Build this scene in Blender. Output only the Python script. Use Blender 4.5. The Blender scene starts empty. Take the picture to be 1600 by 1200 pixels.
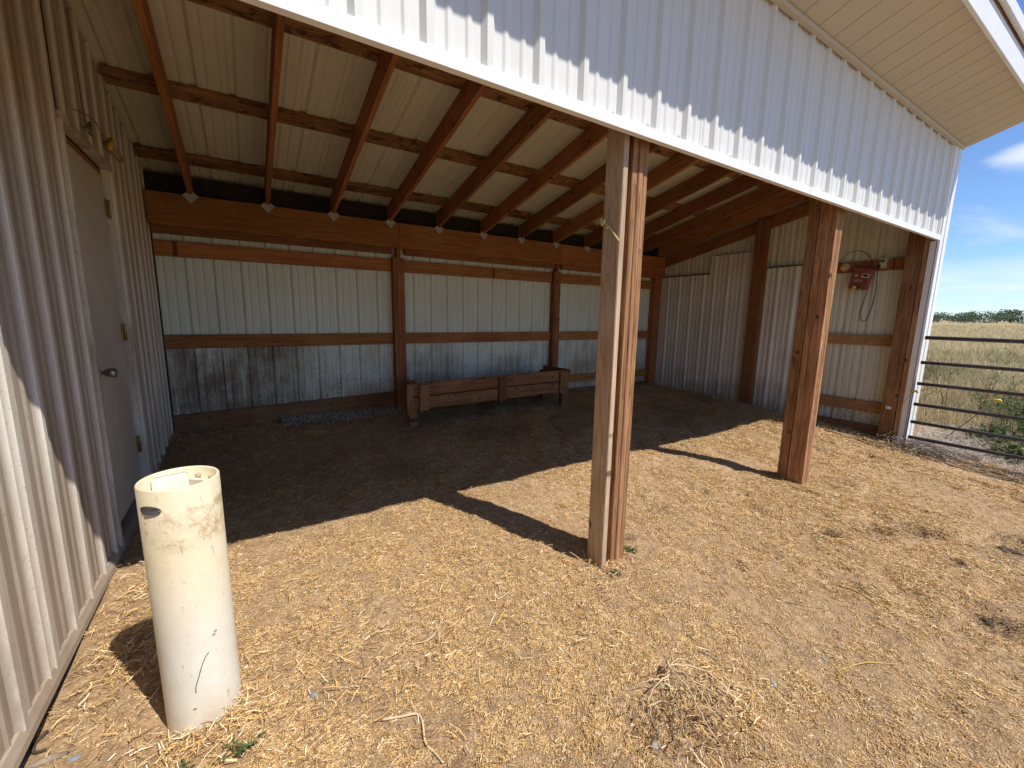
import bpy, bmesh, math, random
import numpy as np
from mathutils import Matrix, Vector
rng = np.random.default_rng(11)
random.seed(5)
sc = bpy.context.scene
COL = sc.collection

# ------------------------------------------------------------------ camera
cam_d = bpy.data.cameras.new('camera')
cam = bpy.data.objects.new('camera', cam_d); COL.objects.link(cam); sc.camera = cam
F = Vector((0.52853, 0.83350, -0.16103)).normalized()
yaw_r = Vector((F.y, -F.x, 0)).normalized()
up0 = yaw_r.cross(F)
ROLL = math.radians(0.9375)
Rv = yaw_r * math.cos(ROLL) + up0 * math.sin(ROLL)
Uv = -yaw_r * math.sin(ROLL) + up0 * math.cos(ROLL)
M = Matrix((Rv, Uv, -F)).transposed().to_4x4()
M.translation = Vector((0.6728, -1.6403, 1.4722))
cam.matrix_world = M
cam_d.sensor_width = 36; cam_d.lens = 657.14 / 1600 * 36
cam_d.clip_start = 0.05; cam_d.clip_end = 3000

# ------------------------------------------------------------------ sky, sun, exposure
sc.view_settings.view_transform = 'Standard'; sc.view_settings.look = 'None'
sc.view_settings.exposure = 0.54; sc.view_settings.gamma = 1
sc.view_settings.use_curve_mapping = False
SUN_DIR = Vector((0.49, -1.0, 1.70)).normalized()          # towards the sun
el = math.asin(SUN_DIR.z); az = math.atan2(SUN_DIR.x, SUN_DIR.y)
w = bpy.data.worlds.new('World'); sc.world = w; w.use_nodes = True
nt = w.node_tree; nt.nodes.clear()
out = nt.nodes.new('ShaderNodeOutputWorld'); bg = nt.nodes.new('ShaderNodeBackground')
sky = nt.nodes.new('ShaderNodeTexSky'); sky.sky_type = 'NISHITA'; sky.sun_disc = False
sky.sun_elevation = el; sky.sun_rotation = az; sky.air_density = 0.85; sky.dust_density = 0.0; sky.ozone_density = 3.2
bg.inputs['Strength'].default_value = 0.108
tc = nt.nodes.new('ShaderNodeTexCoord')
def wmath(op, a, b=None, c=None):
    n = nt.nodes.new('ShaderNodeMath'); n.operation = op
    for i, v in enumerate((a, b, c)):
        if v is None: continue
        if isinstance(v, (int, float)): n.inputs[i].default_value = v
        else: nt.links.new(v, n.inputs[i])
    return n.outputs[0]
sep = nt.nodes.new('ShaderNodeSeparateXYZ'); nt.links.new(tc.outputs['Generated'], sep.inputs[0])
zc = wmath('MAXIMUM', sep.outputs[2], 0.03)
cmb = nt.nodes.new('ShaderNodeCombineXYZ')
nt.links.new(wmath('DIVIDE', sep.outputs[0], zc), cmb.inputs[0]); nt.links.new(wmath('DIVIDE', sep.outputs[1], zc), cmb.inputs[1])
cn = nt.nodes.new('ShaderNodeTexNoise'); cn.inputs['Scale'].default_value = 0.33; cn.inputs['Detail'].default_value = 7
cn.inputs['Roughness'].default_value = 0.6; cn.inputs['Distortion'].default_value = 0.5
mpn = nt.nodes.new('ShaderNodeMapping'); mpn.inputs['Scale'].default_value = (0.35, 1.0, 1); mpn.inputs['Rotation'].default_value = (0, 0, 0.25)
mpn.inputs['Location'].default_value = (1.3, 0.4, 0)
nt.links.new(cmb.outputs[0], mpn.inputs[0]); nt.links.new(mpn.outputs[0], cn.inputs['Vector'])
cr = nt.nodes.new('ShaderNodeMapRange'); cr.inputs[1].default_value = 0.54; cr.inputs[2].default_value = 0.80
cr.inputs[3].default_value = 0; cr.inputs[4].default_value = 0.75
nt.links.new(cn.outputs[0], cr.inputs[0])
# two clouds of the photograph: one small puff, one wispy bank low over the field
def cloud_mask(d, sx, sy, sc_, seed):
    d = Vector(d).normalized(); a = Vector((0, 0, 1)).cross(d).normalized(); b = d.cross(a)
    def dotn(v):
        n = nt.nodes.new('ShaderNodeVectorMath'); n.operation = 'DOT_PRODUCT'; n.inputs[1].default_value = v
        nt.links.new(tc.outputs['Generated'], n.inputs[0]); return n.outputs['Value']
    nz = nt.nodes.new('ShaderNodeTexNoise'); nz.inputs['Scale'].default_value = sc_; nz.inputs['Detail'].default_value = 6
    mp = nt.nodes.new('ShaderNodeMapping'); mp.inputs['Scale'].default_value = (1, 1, 3.2); mp.inputs['Location'].default_value = (seed, 0, 0)
    nt.links.new(tc.outputs['Generated'], mp.inputs[0]); nt.links.new(mp.outputs[0], nz.inputs['Vector'])
    qa = wmath('POWER', wmath('DIVIDE', wmath('ABSOLUTE', dotn(a)), sx), 2.0)
    qb = wmath('POWER', wmath('DIVIDE', wmath('ABSOLUTE', dotn(b)), sy), 2.0)
    r2 = wmath('ADD', qa, qb)
    v = wmath('SUBTRACT', wmath('ADD', nz.outputs[0], 0.25), r2)
    front = wmath('GREATER_THAN', dotn(d), 0.5)
    mr = nt.nodes.new('ShaderNodeMapRange'); mr.inputs[1].default_value = 0.25; mr.inputs[2].default_value = 0.95; mr.interpolation_type = 'SMOOTHSTEP'
    nt.links.new(v, mr.inputs[0])
    return wmath('MULTIPLY', mr.outputs[0], front)
m1 = cloud_mask((0.966, 0.140, 0.236), 0.085, 0.034, 9.0, 3.0)
m2 = cloud_mask((0.984, 0.120, 0.068), 0.30, 0.050, 7.0, 8.0)
m2 = wmath('MULTIPLY', m2, 0.75)
cm = wmath('MINIMUM', wmath('ADD', wmath('ADD', m1, m2), cr.outputs[0]), 0.9)
upm = nt.nodes.new('ShaderNodeMapRange'); upm.inputs[1].default_value = 0.0; upm.inputs[2].default_value = 0.05
nt.links.new(sep.outputs[2], upm.inputs[0])
cm = wmath('MULTIPLY', cm, upm.outputs[0])
mix = nt.nodes.new('ShaderNodeMix'); mix.data_type = 'RGBA'
tn = nt.nodes.new('ShaderNodeMix'); tn.data_type = 'RGBA'; tn.blend_type = 'MULTIPLY'; tn.inputs[0].default_value = 1; tn.inputs[7].default_value = (.80, .92, 1.08, 1)
nt.links.new(sky.outputs[0], tn.inputs[6])
nt.links.new(cm, mix.inputs[0]); nt.links.new(tn.outputs[2], mix.inputs[6]); mix.inputs[7].default_value = (6.2, 6.5, 6.9, 1)
nt.links.new(mix.outputs[2], bg.inputs[0]); nt.links.new(bg.outputs[0], out.inputs[0])
sun_d = bpy.data.lights.new('sun', 'SUN'); sun = bpy.data.objects.new('sun', sun_d); COL.objects.link(sun)
sun_d.energy = 4.1; sun_d.angle = math.radians(0.53); sun_d.color = (1.0, 0.955, 0.88)
sun.rotation_euler = SUN_DIR.to_track_quat('Z', 'Y').to_euler(); sun.location = (4, -8, 12)
sc.cycles.max_bounces = 10; sc.cycles.diffuse_bounces = 7

# ------------------------------------------------------------------ helpers
PW = {}          # world matrices of what was built
def link(o, world, parent=None):
    COL.objects.link(o)
    if parent is not None:
        o.parent = parent; o.matrix_parent_inverse = PW[parent.name].inverted()
    o.matrix_basis = world; PW[o.name] = world.copy(); return o
def mesh_np(name, V, Fc, mat=None, smooth=False, col=None):
    me = bpy.data.meshes.new(name); me.from_pydata([tuple(v) for v in V], [], [tuple(f) for f in Fc]); me.update()
    if mat: me.materials.append(mat)
    if smooth: me.shade_smooth()
    return me
def fast_mesh(name, V, Q, mat, col=None):
    V = np.asarray(V, np.float32); Q = np.asarray(Q, np.int32); k = Q.shape[1]
    me = bpy.data.meshes.new(name); me.vertices.add(len(V)); me.vertices.foreach_set('co', V.ravel())
    me.loops.add(Q.size); me.loops.foreach_set('vertex_index', Q.ravel())
    me.polygons.add(len(Q)); me.polygons.foreach_set('loop_start', np.arange(0, Q.size, k, dtype=np.int32))
    try: me.polygons.foreach_set('loop_total', np.full(len(Q), k, np.int32))
    except Exception: pass
    me.update(calc_edges=True)
    if col is not None:
        a = me.attributes.new('tint', 'FLOAT_COLOR', 'POINT')
        c = np.ones((len(V), 4), np.float32); c[:, :3] = col; a.data.foreach_set('color', c.ravel())
    me.materials.append(mat); return me
def empty(name, loc, label=None, cat=None, group=None, rz=0):
    o = bpy.data.objects.new(name, None); o.empty_display_size = .2
    W = Matrix.Translation(loc) @ Matrix.Rotation(rz, 4, 'Z'); link(o, W)
    if label: tag(o, label, cat, group)
    return o
def tag(o, label, cat=None, group=None):
    o['label'] = label
    if cat: o['category'] = cat
    if group: o['group'] = group
    return o
def put(name, me, parent=None, world=None, kind=None, label=None):
    o = bpy.data.objects.new(name, me); link(o, world if world is not None else Matrix(), parent)
    if kind: o['kind'] = kind
    if label: o['label'] = label
    return o
def bev_box(sx, sy, sz, b=0.003, mat=None, name='box'):
    bm = bmesh.new(); bmesh.ops.create_cube(bm, size=1, matrix=Matrix.Diagonal((sx, sy, sz, 1)))
    if b: bmesh.ops.bevel(bm, geom=bm.edges[:], offset=b, segments=1, profile=.5, affect='EDGES')
    me = bpy.data.meshes.new(name); bm.to_mesh(me); bm.free()
    if mat: me.materials.append(mat)
    return me
_bc = {}
def board(name, p0, p1, wdt, thk, mat, parent=None, side=(0, 0, 1), b=0.003, label=None, kind=None):
    """a board from p0 to p1 (centre line); its width lies along 'side', thickness across"""
    p0 = Vector(p0); p1 = Vector(p1); d = p1 - p0; L = d.length; X = d.normalized()
    S = Vector(side); S = (S - X * S.dot(X)).normalized(); T = X.cross(S)
    k = (round(L, 3), wdt, thk, mat.name, b)
    if k not in _bc: _bc[k] = bev_box(L, wdt, thk, b, mat, name)
    R = Matrix((X, S, T)).transposed().to_4x4(); R.translation = (p0 + p1) / 2
    return put(name, _bc[k], parent, R, kind, label)
def bx(name, x0, x1, y0, y1, z0, z1, mat, parent=None, b=0.002, label=None):
    me = bev_box(x1 - x0, y1 - y0, z1 - z0, b, mat, name)
    return put(name, me, parent, Matrix.Translation(((x0 + x1) / 2, (y0 + y1) / 2, (z0 + z1) / 2)), None, label)
def tube(name, pts, r, mat, parent=None, seg=8, r2=None, smooth=True, world=None):
    P = [Vector(p) for p in pts]; V = []; Fc = []; n = len(P)
    up = Vector((0.13, 0.21, 1)).normalized()
    for i, p in enumerate(P):
        t = (P[min(i + 1, n - 1)] - P[max(i - 1, 0)]).normalized()
        a = t.cross(up)
        if a.length < .05: a = t.cross(Vector((1, 0, 0)))
        a.normalize(); b_ = t.cross(a)
        rr = r if r2 is None else r + (r2 - r) * i / (n - 1)
        for k in range(seg):
            an = 2 * math.pi * k / seg; V.append(p + (a * math.cos(an) + b_ * math.sin(an)) * rr)
    for i in range(n - 1):
        for k in range(seg):
            Fc.append((i * seg + k, i * seg + (k + 1) % seg, (i + 1) * seg + (k + 1) % seg, (i + 1) * seg + k))
    Fc.append(tuple(range(seg))[::-1]); Fc.append(tuple((n - 1) * seg + k for k in range(seg)))
    me = mesh_np(name, V, Fc, mat, smooth)
    return me if name is None else put(name, me, parent, world)
def spline(pts, n=8):
    P = [Vector(p) for p in pts]; o = []
    P = [P[0] * 2 - P[1]] + P + [P[-1] * 2 - P[-2]]
    for i in range(1, len(P) - 2):
        for k in range(n):
            t = k / n; a, b, c, d = P[i - 1:i + 3]
            o.append(.5 * ((2 * b) + (c - a) * t + (2 * a - 5 * b + 4 * c - d) * t * t + (3 * b - a - 3 * c + d) * t ** 3))
    o.append(P[-2]); return o

# value noise for relief and scatter masks
_G = rng.random((256, 256))
def vn(x, y):
    xi = np.floor(x).astype(int); yi = np.floor(y).astype(int); fx = x - xi; fy = y - yi
    fx = fx * fx * (3 - 2 * fx); fy = fy * fy * (3 - 2 * fy)
    g = lambda a, b: _G[a % 256, b % 256]
    return (g(xi, yi) * (1 - fx) + g(xi + 1, yi) * fx) * (1 - fy) + (g(xi, yi + 1) * (1 - fx) + g(xi + 1, yi + 1) * fx) * fy
def fbm(x, y, s, o=4):
    r = 0; a = .5
    for i in range(o): r = r + a * (vn(x * s + 17 * i, y * s + 31 * i) - .5); s *= 2.03; a *= .55
    return r
PITS = [(4.47, -.66, .10, .035), (4.68, -.82, .09, .03), (4.08, -.52, .08, .03), (5.04, -1.22, .22, .06), (3.8, -1.34, .16, .05),
        (2.75, .155, .05, .02), (4.38, -1.10, .04, .03), (1.95, -.9, .20, .03), (1.75, -.78, .10, .035), (5.2, -.2, .10, .02), (3.1, -.4, .05, .02)]
def hgt(x, y):
    x = np.asarray(x, float); y = np.asarray(y, float)
    ins = np.clip((8.4 - x) / .9, 0, 1)
    z = np.where(y > 0, .06 * np.clip(y, 0, 4), .03 * np.clip(y, -3, 0)) * ins
    z = z + .075 * fbm(x, y, 1.3, 3) * np.clip((x + .3) * 1.5, .3, 1) + .042 * fbm(x + 5, y, 6.0, 3) + .016 * fbm(x, y + 9, 24, 2)
    hx_ = vn(x * 5.5 + 40, y * 5.5 + 11); z = z - .022 * np.clip((hx_ - .72) / .2, 0, 1) ** 1.5 * np.clip((x - 1.5) / 2, .2, 1)
    for px, py, r, d in PITS:
        q = ((x - px) ** 2 + (y - py) ** 2) / (r * r); z = z - d * np.exp(-q * 1.5) + d * .45 * np.exp(-((np.sqrt(q) - 1.25) ** 2) * 5)
    # straw piled low against the right end wall
    z = z + .05 * np.exp(-((x - 6.9) / .5) ** 2) * np.exp(-((y - .9) / 1.4) ** 2)
    return z

# ------------------------------------------------------------------ materials
def new_mat(name):
    m = bpy.data.materials.new(name); m.use_nodes = True; n = m.node_tree; n.nodes.clear()
    o = n.nodes.new('ShaderNodeOutputMaterial'); p = n.nodes.new('ShaderNodeBsdfPrincipled'); n.links.new(p.outputs[0], o.inputs[0])
    return m, n, p
class NB:
    def __init__(s, n): s.n = n
    def node(s, t, **kw):
        x = s.n.nodes.new(t)
        for k, v in kw.items(): setattr(x, k, v)
        return x
    def lk(s, a, b):
        if isinstance(a, (int, float, tuple)): b.default_value = a
        else: s.n.links.new(a, b)
    def co(s, kind='Object', scale=(1, 1, 1), loc=None):
        t = s.node('ShaderNodeTexCoord'); m = s.node('ShaderNodeMapping'); s.lk(t.outputs[kind], m.inputs[0]); m.inputs['Scale'].default_value = scale
        if loc is not None: s.lk(loc, m.inputs['Location'])
        return m.outputs[0]
    def noise(s, vec, sc_, det=4, rough=.55, dist=0):
        x = s.node('ShaderNodeTexNoise'); s.lk(vec, x.inputs['Vector']); x.inputs['Scale'].default_value = sc_
        x.inputs['Detail'].default_value = det; x.inputs['Roughness'].default_value = rough; x.inputs['Distortion'].default_value = dist; return x.outputs[0]
    def rng(s, v, a, b, c=0, d=1, smooth=False):
        x = s.node('ShaderNodeMapRange'); s.lk(v, x.inputs[0])
        for i, q in enumerate((a, b, c, d)): x.inputs[i + 1].default_value = q
        if smooth: x.interpolation_type = 'SMOOTHSTEP'
        return x.outputs[0]
    def mix(s, f, a, b, mode='MIX'):
        x = s.node('ShaderNodeMix', data_type='RGBA', blend_type=mode); s.lk(f, x.inputs[0])
        for q, i in ((a, 6), (b, 7)):
            if isinstance(q, tuple) and len(q) == 3: q = q + (1,)
            s.lk(q, x.inputs[i])
        return x.outputs[2]
    def math(s, op, a, b=0.0):
        x = s.node('ShaderNodeMath', operation=op); s.lk(a, x.inputs[0]); s.lk(b, x.inputs[1]); return x.outputs[0]
    def bump(s, h, strength, dist, p):
        x = s.node('ShaderNodeBump'); x.inputs['Strength'].default_value = strength; x.inputs['Distance'].default_value = dist
        s.lk(h, x.inputs['Height']); s.lk(x.outputs[0], p.inputs['Normal'])

def wood(name, base, dark, pale, grain=1.0, rough=.75, weather=0.0, knots=True, blotch=0.0):
    m, n, p = new_mat(name); B = NB(n)
    oi = B.node('ShaderNodeObjectInfo')
    off = B.node('ShaderNodeCombineXYZ')
    for i, k in enumerate((37, 11, 23)): B.lk(B.math('MULTIPLY', oi.outputs['Random'], float(k)), off.inputs[i])
    v = B.co('Object', (1, 1, 1), off.outputs[0])
    vs = B.co('Object', (.55, 9, 9), off.outputs[0])
    vf = B.co('Object', (2.2, 60, 60), off.outputs[0])
    warp = B.noise(vs, 1.0, 3, .5, 1.2)
    ring = B.math('FRACT', B.math('MULTIPLY', warp, 9.0 * grain))
    ring = B.rng(ring, 0.0, 1.0, 0, 1); ring = B.math('POWER', ring, 2.2)
    fine = B.noise(vf, 1.0, 4, .65)
    c = B.mix(B.math('MULTIPLY', ring, .75), base, dark)
    c = B.mix(B.rng(fine, .38, .68, 0, .75), c, dark)
    c = B.mix(B.rng(B.noise(v, 2.3, 4), .45, .75, 0, .5), c, pale)
    hs = B.node('ShaderNodeHueSaturation'); B.lk(B.rng(oi.outputs['Random'], 0, 1, .70, 1.22), hs.inputs['Value']); B.lk(B.rng(B.math('FRACT', B.math('MULTIPLY', oi.outputs['Random'], 7.3)), 0, 1, .494, .507), hs.inputs['Hue']); B.lk(c, hs.inputs['Color']); c = hs.outputs[0]
    if knots:
        vo = B.node('ShaderNodeTexVoronoi', voronoi_dimensions='2D'); vk = B.co('Object', (1.0, 1.7, 1.0), off.outputs[0]); B.lk(vk, vo.inputs['Vector']); vo.inputs['Scale'].default_value = 2.3
        kn = B.rng(vo.outputs['Distance'], .030, .065, 1, 0, True)
        c = B.mix(B.math('MULTIPLY', kn, .8), c, tuple(x * .25 for x in dark))
    if blotch: c = B.mix(B.rng(B.noise(B.co('Object', (7, 16, 16), off.outputs[0]), 1.0, 5, .7), .52, .62, 0, blotch, True), c, tuple(x * .45 for x in dark))
    if weather:
        c = B.mix(B.rng(B.noise(v, 5.5, 6, .65), .42, .62, 0, weather), c, (.33, .27, .22))
    B.lk(c, p.inputs['Base Color']); p.inputs['Roughness'].default_value = rough
    p.inputs['Specular IOR Level'].default_value = .25
    B.bump(B.math('ADD', B.math('MULTIPLY', ring, -.7), fine), .8, .0035, p)
    return m
W_IN = wood('fir_framing', (.46, .195, .065), (.23, .085, .028), (.52, .25, .095))
W_RAF = wood('rafter_wood', (.40, .165, .060), (.18, .068, .026), (.46, .215, .085))
W_PUR = wood('purlin_wood', (.40, .195, .085), (.09, .038, .018), (.46, .26, .13), 1.8, blotch=.8)
W_POST = wood('treated_post', (.47, .245, .110), (.12, .052, .024), (.54, .31, .15), 1.5, .8)
W_PALE = wood('weathered_ply', (.56, .415, .285), (.30, .195, .12), (.62, .50, .37), 1.2, .85, .2)
W_OLD = wood('trough_wood', (.31, .145, .062), (.11, .045, .02), (.42, .24, .12), 1.3, .85, .0)
W_SKIRT = wood('skirt_wood', (.32, .14, .060), (.14, .055, .025), (.38, .20, .10), 1.2, .85, .15)

def metal(name, base, dirt_col, dirt=0.0, axis='z', lowdirt=0.0, low=(.2, 1.3), rough=.42, streak=0.25, special=None, stipple=0.0, crest=None, speck=0.8):
    m, n, p = new_mat(name); B = NB(n)
    v = B.co('Object'); sx = B.node('ShaderNodeSeparateXYZ'); B.lk(v, sx.inputs[0])
    vst = B.co('Object', (14, 14, .9) if axis == 'z' else (14, .9, .9))
    c = base
    st = B.noise(vst, 1.0, 5, .6)
    c = B.mix(B.rng(st, .45, .75, 0, streak), c, tuple(a * .72 for a in base))
    big = B.noise(v, 1.6, 5, .6)
    c = B.mix(B.rng(big, .42, .72, 0, dirt), c, dirt_col)
    if lowdirt:
        h = B.rng(sx.outputs[2], low[0], low[1], 1, 0)
        vv = B.co('Object', (15, 15, 2.6))
        f = B.math('MULTIPLY', B.rng(B.math('ADD', B.math('MULTIPLY', B.math('ADD', B.noise(vv, 1.0, 8, .75), B.noise(v, 2.0, 4, .6)), .5), B.math('MULTIPLY', h, .22)), .52, .78, 0, lowdirt, True), B.rng(h, 0, .3, 0, 1))
        c = B.mix(f, c, dirt_col)
        sp = B.noise(v, 38, 3, .7); f2 = B.math('MULTIPLY', B.rng(B.math('ADD', sp, B.math('MULTIPLY', h, .12)), .66, .74, 0, speck), B.rng(h, 0, .25, 0, 1))
        c = B.mix(f2, c, tuple(a * .4 for a in dirt_col))
    if crest is not None:   # dust lies in the flats between the ribs, the crests are rubbed clean
        f = B.math('MULTIPLY', B.rng(sx.outputs[0], crest + .002, crest + .015, 1, 0), B.rng(B.noise(B.co('Object', (6, 6, .5)), 1.0, 6, .7), .25, .6, .45, .97))
        c = B.mix(f, c, tuple(a * 1.1 for a in dirt_col))
        sp = B.rng(B.noise(v, 75, 4, .75), .58, .70, 0, .6)
        c = B.mix(sp, c, tuple(a * .55 for a in dirt_col))
        lo = B.math('MULTIPLY', B.rng(sx.outputs[2], .1, 1.0, .8, 0), B.rng(B.noise(B.co('Object', (4, 4, 1.2)), 1.5, 6, .7), .38, .62))
        c = B.mix(lo, c, dirt_col)
    if special:      # one heavy manure and mould stain of its own place and shape
        x0, x1, z0, z1, amt, colr = special
        fx = B.math('MULTIPLY', B.rng(sx.outputs[0], x0 - .15, x0 + .05, 0, 1, True), B.rng(sx.outputs[0], x1 - .25, x1 + .35, 1, 0, True))
        fz = B.math('MULTIPLY', B.rng(sx.outputs[2], z1 - .02, z1 + .02, 1, 0, True), B.rng(sx.outputs[2], z0 - .1, z0 + .1, 0, 1, True))
        nn = B.rng(B.math('MULTIPLY', B.math('ADD', B.noise(B.co('Object', (11, 11, 1.6)), 1.0, 8, .75), B.noise(v, 2.4, 6, .7)), .5), .36, .58, 0, amt, True)
        c = B.mix(B.math('MULTIPLY', nn, B.math('MULTIPLY', fx, fz)), c, colr)
    B.lk(c, p.inputs['Base Color']); p.inputs['Roughness'].default_value = rough
    p.inputs['Specular IOR Level'].default_value = .35
    hh = B.noise(v, 3.5, 2) ; B.bump(B.math('ADD', B.math('MULTIPLY', hh, 1.0), B.math('MULTIPLY', B.noise(v, 260, 2), .02 + stipple)), .25, .004, p)
    return m
BWX = -.035
M_WHITE = metal('white_steel', (.69, .685, .66), (.55, .52, .48), .12, rough=.38, streak=.12)
M_TRIM = metal('white_trim', (.80, .80, .78), (.5, .46, .4), .15, rough=.35, streak=.05)
M_BACK = metal('back_wall_steel', (.70, .75, .68), (.28, .205, .125), .12, lowdirt=.75, low=(.3, 1.5), rough=.5, streak=.18,
               special=(.0, 1.15, .3, 1.10, .9, (.17, .12, .075)))
M_RIGHT = metal('end_wall_steel', (.66, .67, .58), (.30, .24, .16), .22, lowdirt=.35, low=(.1, .9), rough=.45, streak=.2)
M_LINER = metal('liner_steel', (.68, .66, .62), (.22, .16, .11), .25, lowdirt=.6, low=(.1, .7), rough=.5, streak=.25)
M_ROOF = metal('roof_steel_underside', (.64, .63, .51), (.36, .31, .20), .2, axis='y', rough=.45, streak=.12)
M_BARN = metal('barn_wall_steel', (.70, .65, .565), (.29, .225, .165), .3, lowdirt=.0, rough=.5, streak=.22, stipple=.25, crest=BWX)
M_DOOR = metal('door_paint', (.62, .57, .49), (.40, .32, .24), .35, lowdirt=.4, low=(.2, .8), speck=0.0, rough=.45, streak=.15)
M_SOFF = metal('soffit_metal', (.55, .49, .39), (.45, .38, .28), .2, rough=.45, streak=.05)
M_BASE = metal('base_trim_metal', (.36, .29, .22), (.19, .14, .10), .9, rough=.55)
def plain(name, col, rough=.5, metallic=0, bump=0, var=.15, bs=40, spec=.4):
    m, n, p = new_mat(name); B = NB(n); v = B.co('Object')
    c = B.mix(B.rng(B.noise(v, bs * .25, 5, .65), .35, .75, 0, 1), col, tuple(max(0, a * (1 - var * 2)) for a in col))
    B.lk(c, p.inputs['Base Color']); p.inputs['Roughness'].default_value = rough; p.inputs['Metallic'].default_value = metallic
    p.inputs['Specular IOR Level'].default_value = spec
    if bump: B.bump(B.noise(v, bs, 4, .6), bump, .004, p)
    return m
GALV = plain('galvanised', (.52, .53, .53), .45, .6, .1, .2, 60)
PLATE = plain('zinc_plate', (.60, .60, .57), .5, .15, .1, .25, 60)
STEEL_D = plain('dark_gate_steel', (.13, .12, .125), .42, .1, .2, .25, 50)
BLACK = plain('black_cable', (.012, .012, .012), .5)
DARKGAP = plain('dark_timber_and_shade', (.025, .018, .013), .9)  # near-black timber, also the painted shade above the back beam
RED = plain('faded_red_plastic', (.27, .075, .055), .45, 0, .05, .15, 30)
BEIGE = plain('beige_plastic', (.55, .50, .40), .45, 0, .05, .1, 30)
YEL = plain('yellow_plastic', (.80, .52, .02), .4, 0, 0, .05)
GRN = plain('green_plastic', (.05, .16, .07), .4)
WHT = plain('white_plastic', (.75, .74, .70), .4, 0, 0, .1)
LCD = plain('display_glass', (.02, .022, .02), .15)
BRASS = plain('brass_hinge', (.42, .30, .14), .45, .7, .1, .3, 60)
KNOB = plain('knob_metal', (.30, .29, .27), .28, .9)
GREYP = plain('nameplate_metal', (.20, .20, .21), .45, .6, .2, .3, 80)
ROPE = plain('straw_twine', (.72, .66, .30), .8, 0, .3, .2, 200)
WIRE = plain('thin_wire', (.25, .21, .15), .5, .6)
STONE = plain('pale_stone', (.36, .34, .31), .85, 0, .5, .3, 60)
SLATE = plain('blue_grey_stone', (.22, .26, .29), .7, 0, .3, .2, 60)
PALEB = plain('far_white_wall', (.78, .78, .76), .6)
GREYR = plain('far_grey_roof', (.35, .35, .36), .6)
MANURE = plain('dry_manure', (.085, .06, .04), .95, 0, .8, .3, 90)

def pvc():
    m, n, p = new_mat('cream_pvc'); B = NB(n); v = B.co('Object'); s = B.node('ShaderNodeSeparateXYZ'); B.lk(v, s.inputs[0])
    c = B.mix(B.rng(B.noise(v, 5, 5, .6), .35, .7), (.78, .75, .66), (.70, .64, .50))
    # yellowed upper part with a rusty smear band below the rim
    up = B.rng(B.math('ADD', s.outputs[2], B.math('MULTIPLY', B.noise(v, 7, 5, .7), .25)), .42, .80, 0, .7, True)
    c = B.mix(up, c, (.68, .56, .34))
    band = B.math('MULTIPLY', B.rng(s.outputs[2], .66, .74, 0, 1, True), B.rng(s.outputs[2], .825, .845, 1, 0, True))
    nz = B.rng(B.math('ADD', B.noise(v, 22, 8, .8), B.math('MULTIPLY', s.outputs[0], .5)), .46, .66, 0, .8, True)
    c = B.mix(B.math('MULTIPLY', nz, band), c, (.34, .21, .10))
    sc1 = B.noise(B.co('Object', (1, 1, .25)), 55, 6, .75, .5)
    c = B.mix(B.rng(sc1, .62, .70, 0, .75), c, (.20, .15, .10)); c = B.mix(B.rng(B.noise(v, 3.2, 8, .75), .50, .72, 0, .5), c, (.50, .39, .24))
    low = B.rng(s.outputs[2], .02, .07, .25, 0, True); c = B.mix(B.math('MULTIPLY', low, B.rng(B.noise(v, 12, 4), .35, .6)), c, (.45, .36, .26))
    B.lk(c, p.inputs['Base Color']); p.inputs['Roughness'].default_value = .42; p.inputs['Subsurface Weight'].default_value = .0
    B.bump(B.noise(v, 90, 4, .6), .12, .003, p); return m
PVC = pvc()

def soil():
    m, n, p = new_mat('dry_dirt'); B = NB(n); v = B.co('Object'); s = B.node('ShaderNodeSeparateXYZ'); B.lk(v, s.inputs[0])
    c = B.mix(B.rng(B.noise(v, 1.7, 5, .6), .35, .68), (.52, .345, .200), (.39, .245, .135))
    c = B.mix(B.rng(B.noise(v, 19, 6, .7), .42, .66, 0, .8), c, (.21, .13, .075))
    # short trampled chaff, printed in three directions
    for i, (rot, scl, a0) in enumerate(((.4, 1.0, .60), (1.7, 1.25, .61), (2.7, .8, .62))):
        t = B.node('ShaderNodeTexCoord'); mp = B.node('ShaderNodeMapping'); B.lk(t.outputs['Object'], mp.inputs[0])
        mp.inputs['Rotation'].default_value = (0, 0, rot); mp.inputs['Scale'].default_value = (70 * scl, 330 * scl, 1)
        f = B.rng(B.noise(mp.outputs[0], 1.0, 2, .5, .9), a0, a0 + .05, 0, .8)
        c = B.mix(B.math('MULTIPLY', f, B.rng(B.noise(v, 2.6, 4), .28, .46)), c, ((.72, .53, .29), (.62, .43, .20), (.80, .62, .38))[i])
    # damp trodden manure inside the shelter
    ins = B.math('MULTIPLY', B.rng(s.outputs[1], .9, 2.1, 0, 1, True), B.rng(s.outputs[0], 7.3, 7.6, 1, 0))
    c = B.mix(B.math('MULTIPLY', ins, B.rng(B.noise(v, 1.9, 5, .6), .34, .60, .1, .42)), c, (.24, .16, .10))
    B.lk(c, p.inputs['Base Color']); p.inputs['Roughness'].default_value = .95; p.inputs['Specular IOR Level'].default_value = .1
    h = B.math('ADD', B.math('MULTIPLY', B.noise(v, 26, 6, .7), 1.0), B.math('MULTIPLY', B.noise(v, 130, 5, .7), .35))
    B.bump(h, 1.0, .026, p); return m
SOIL = soil()
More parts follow.
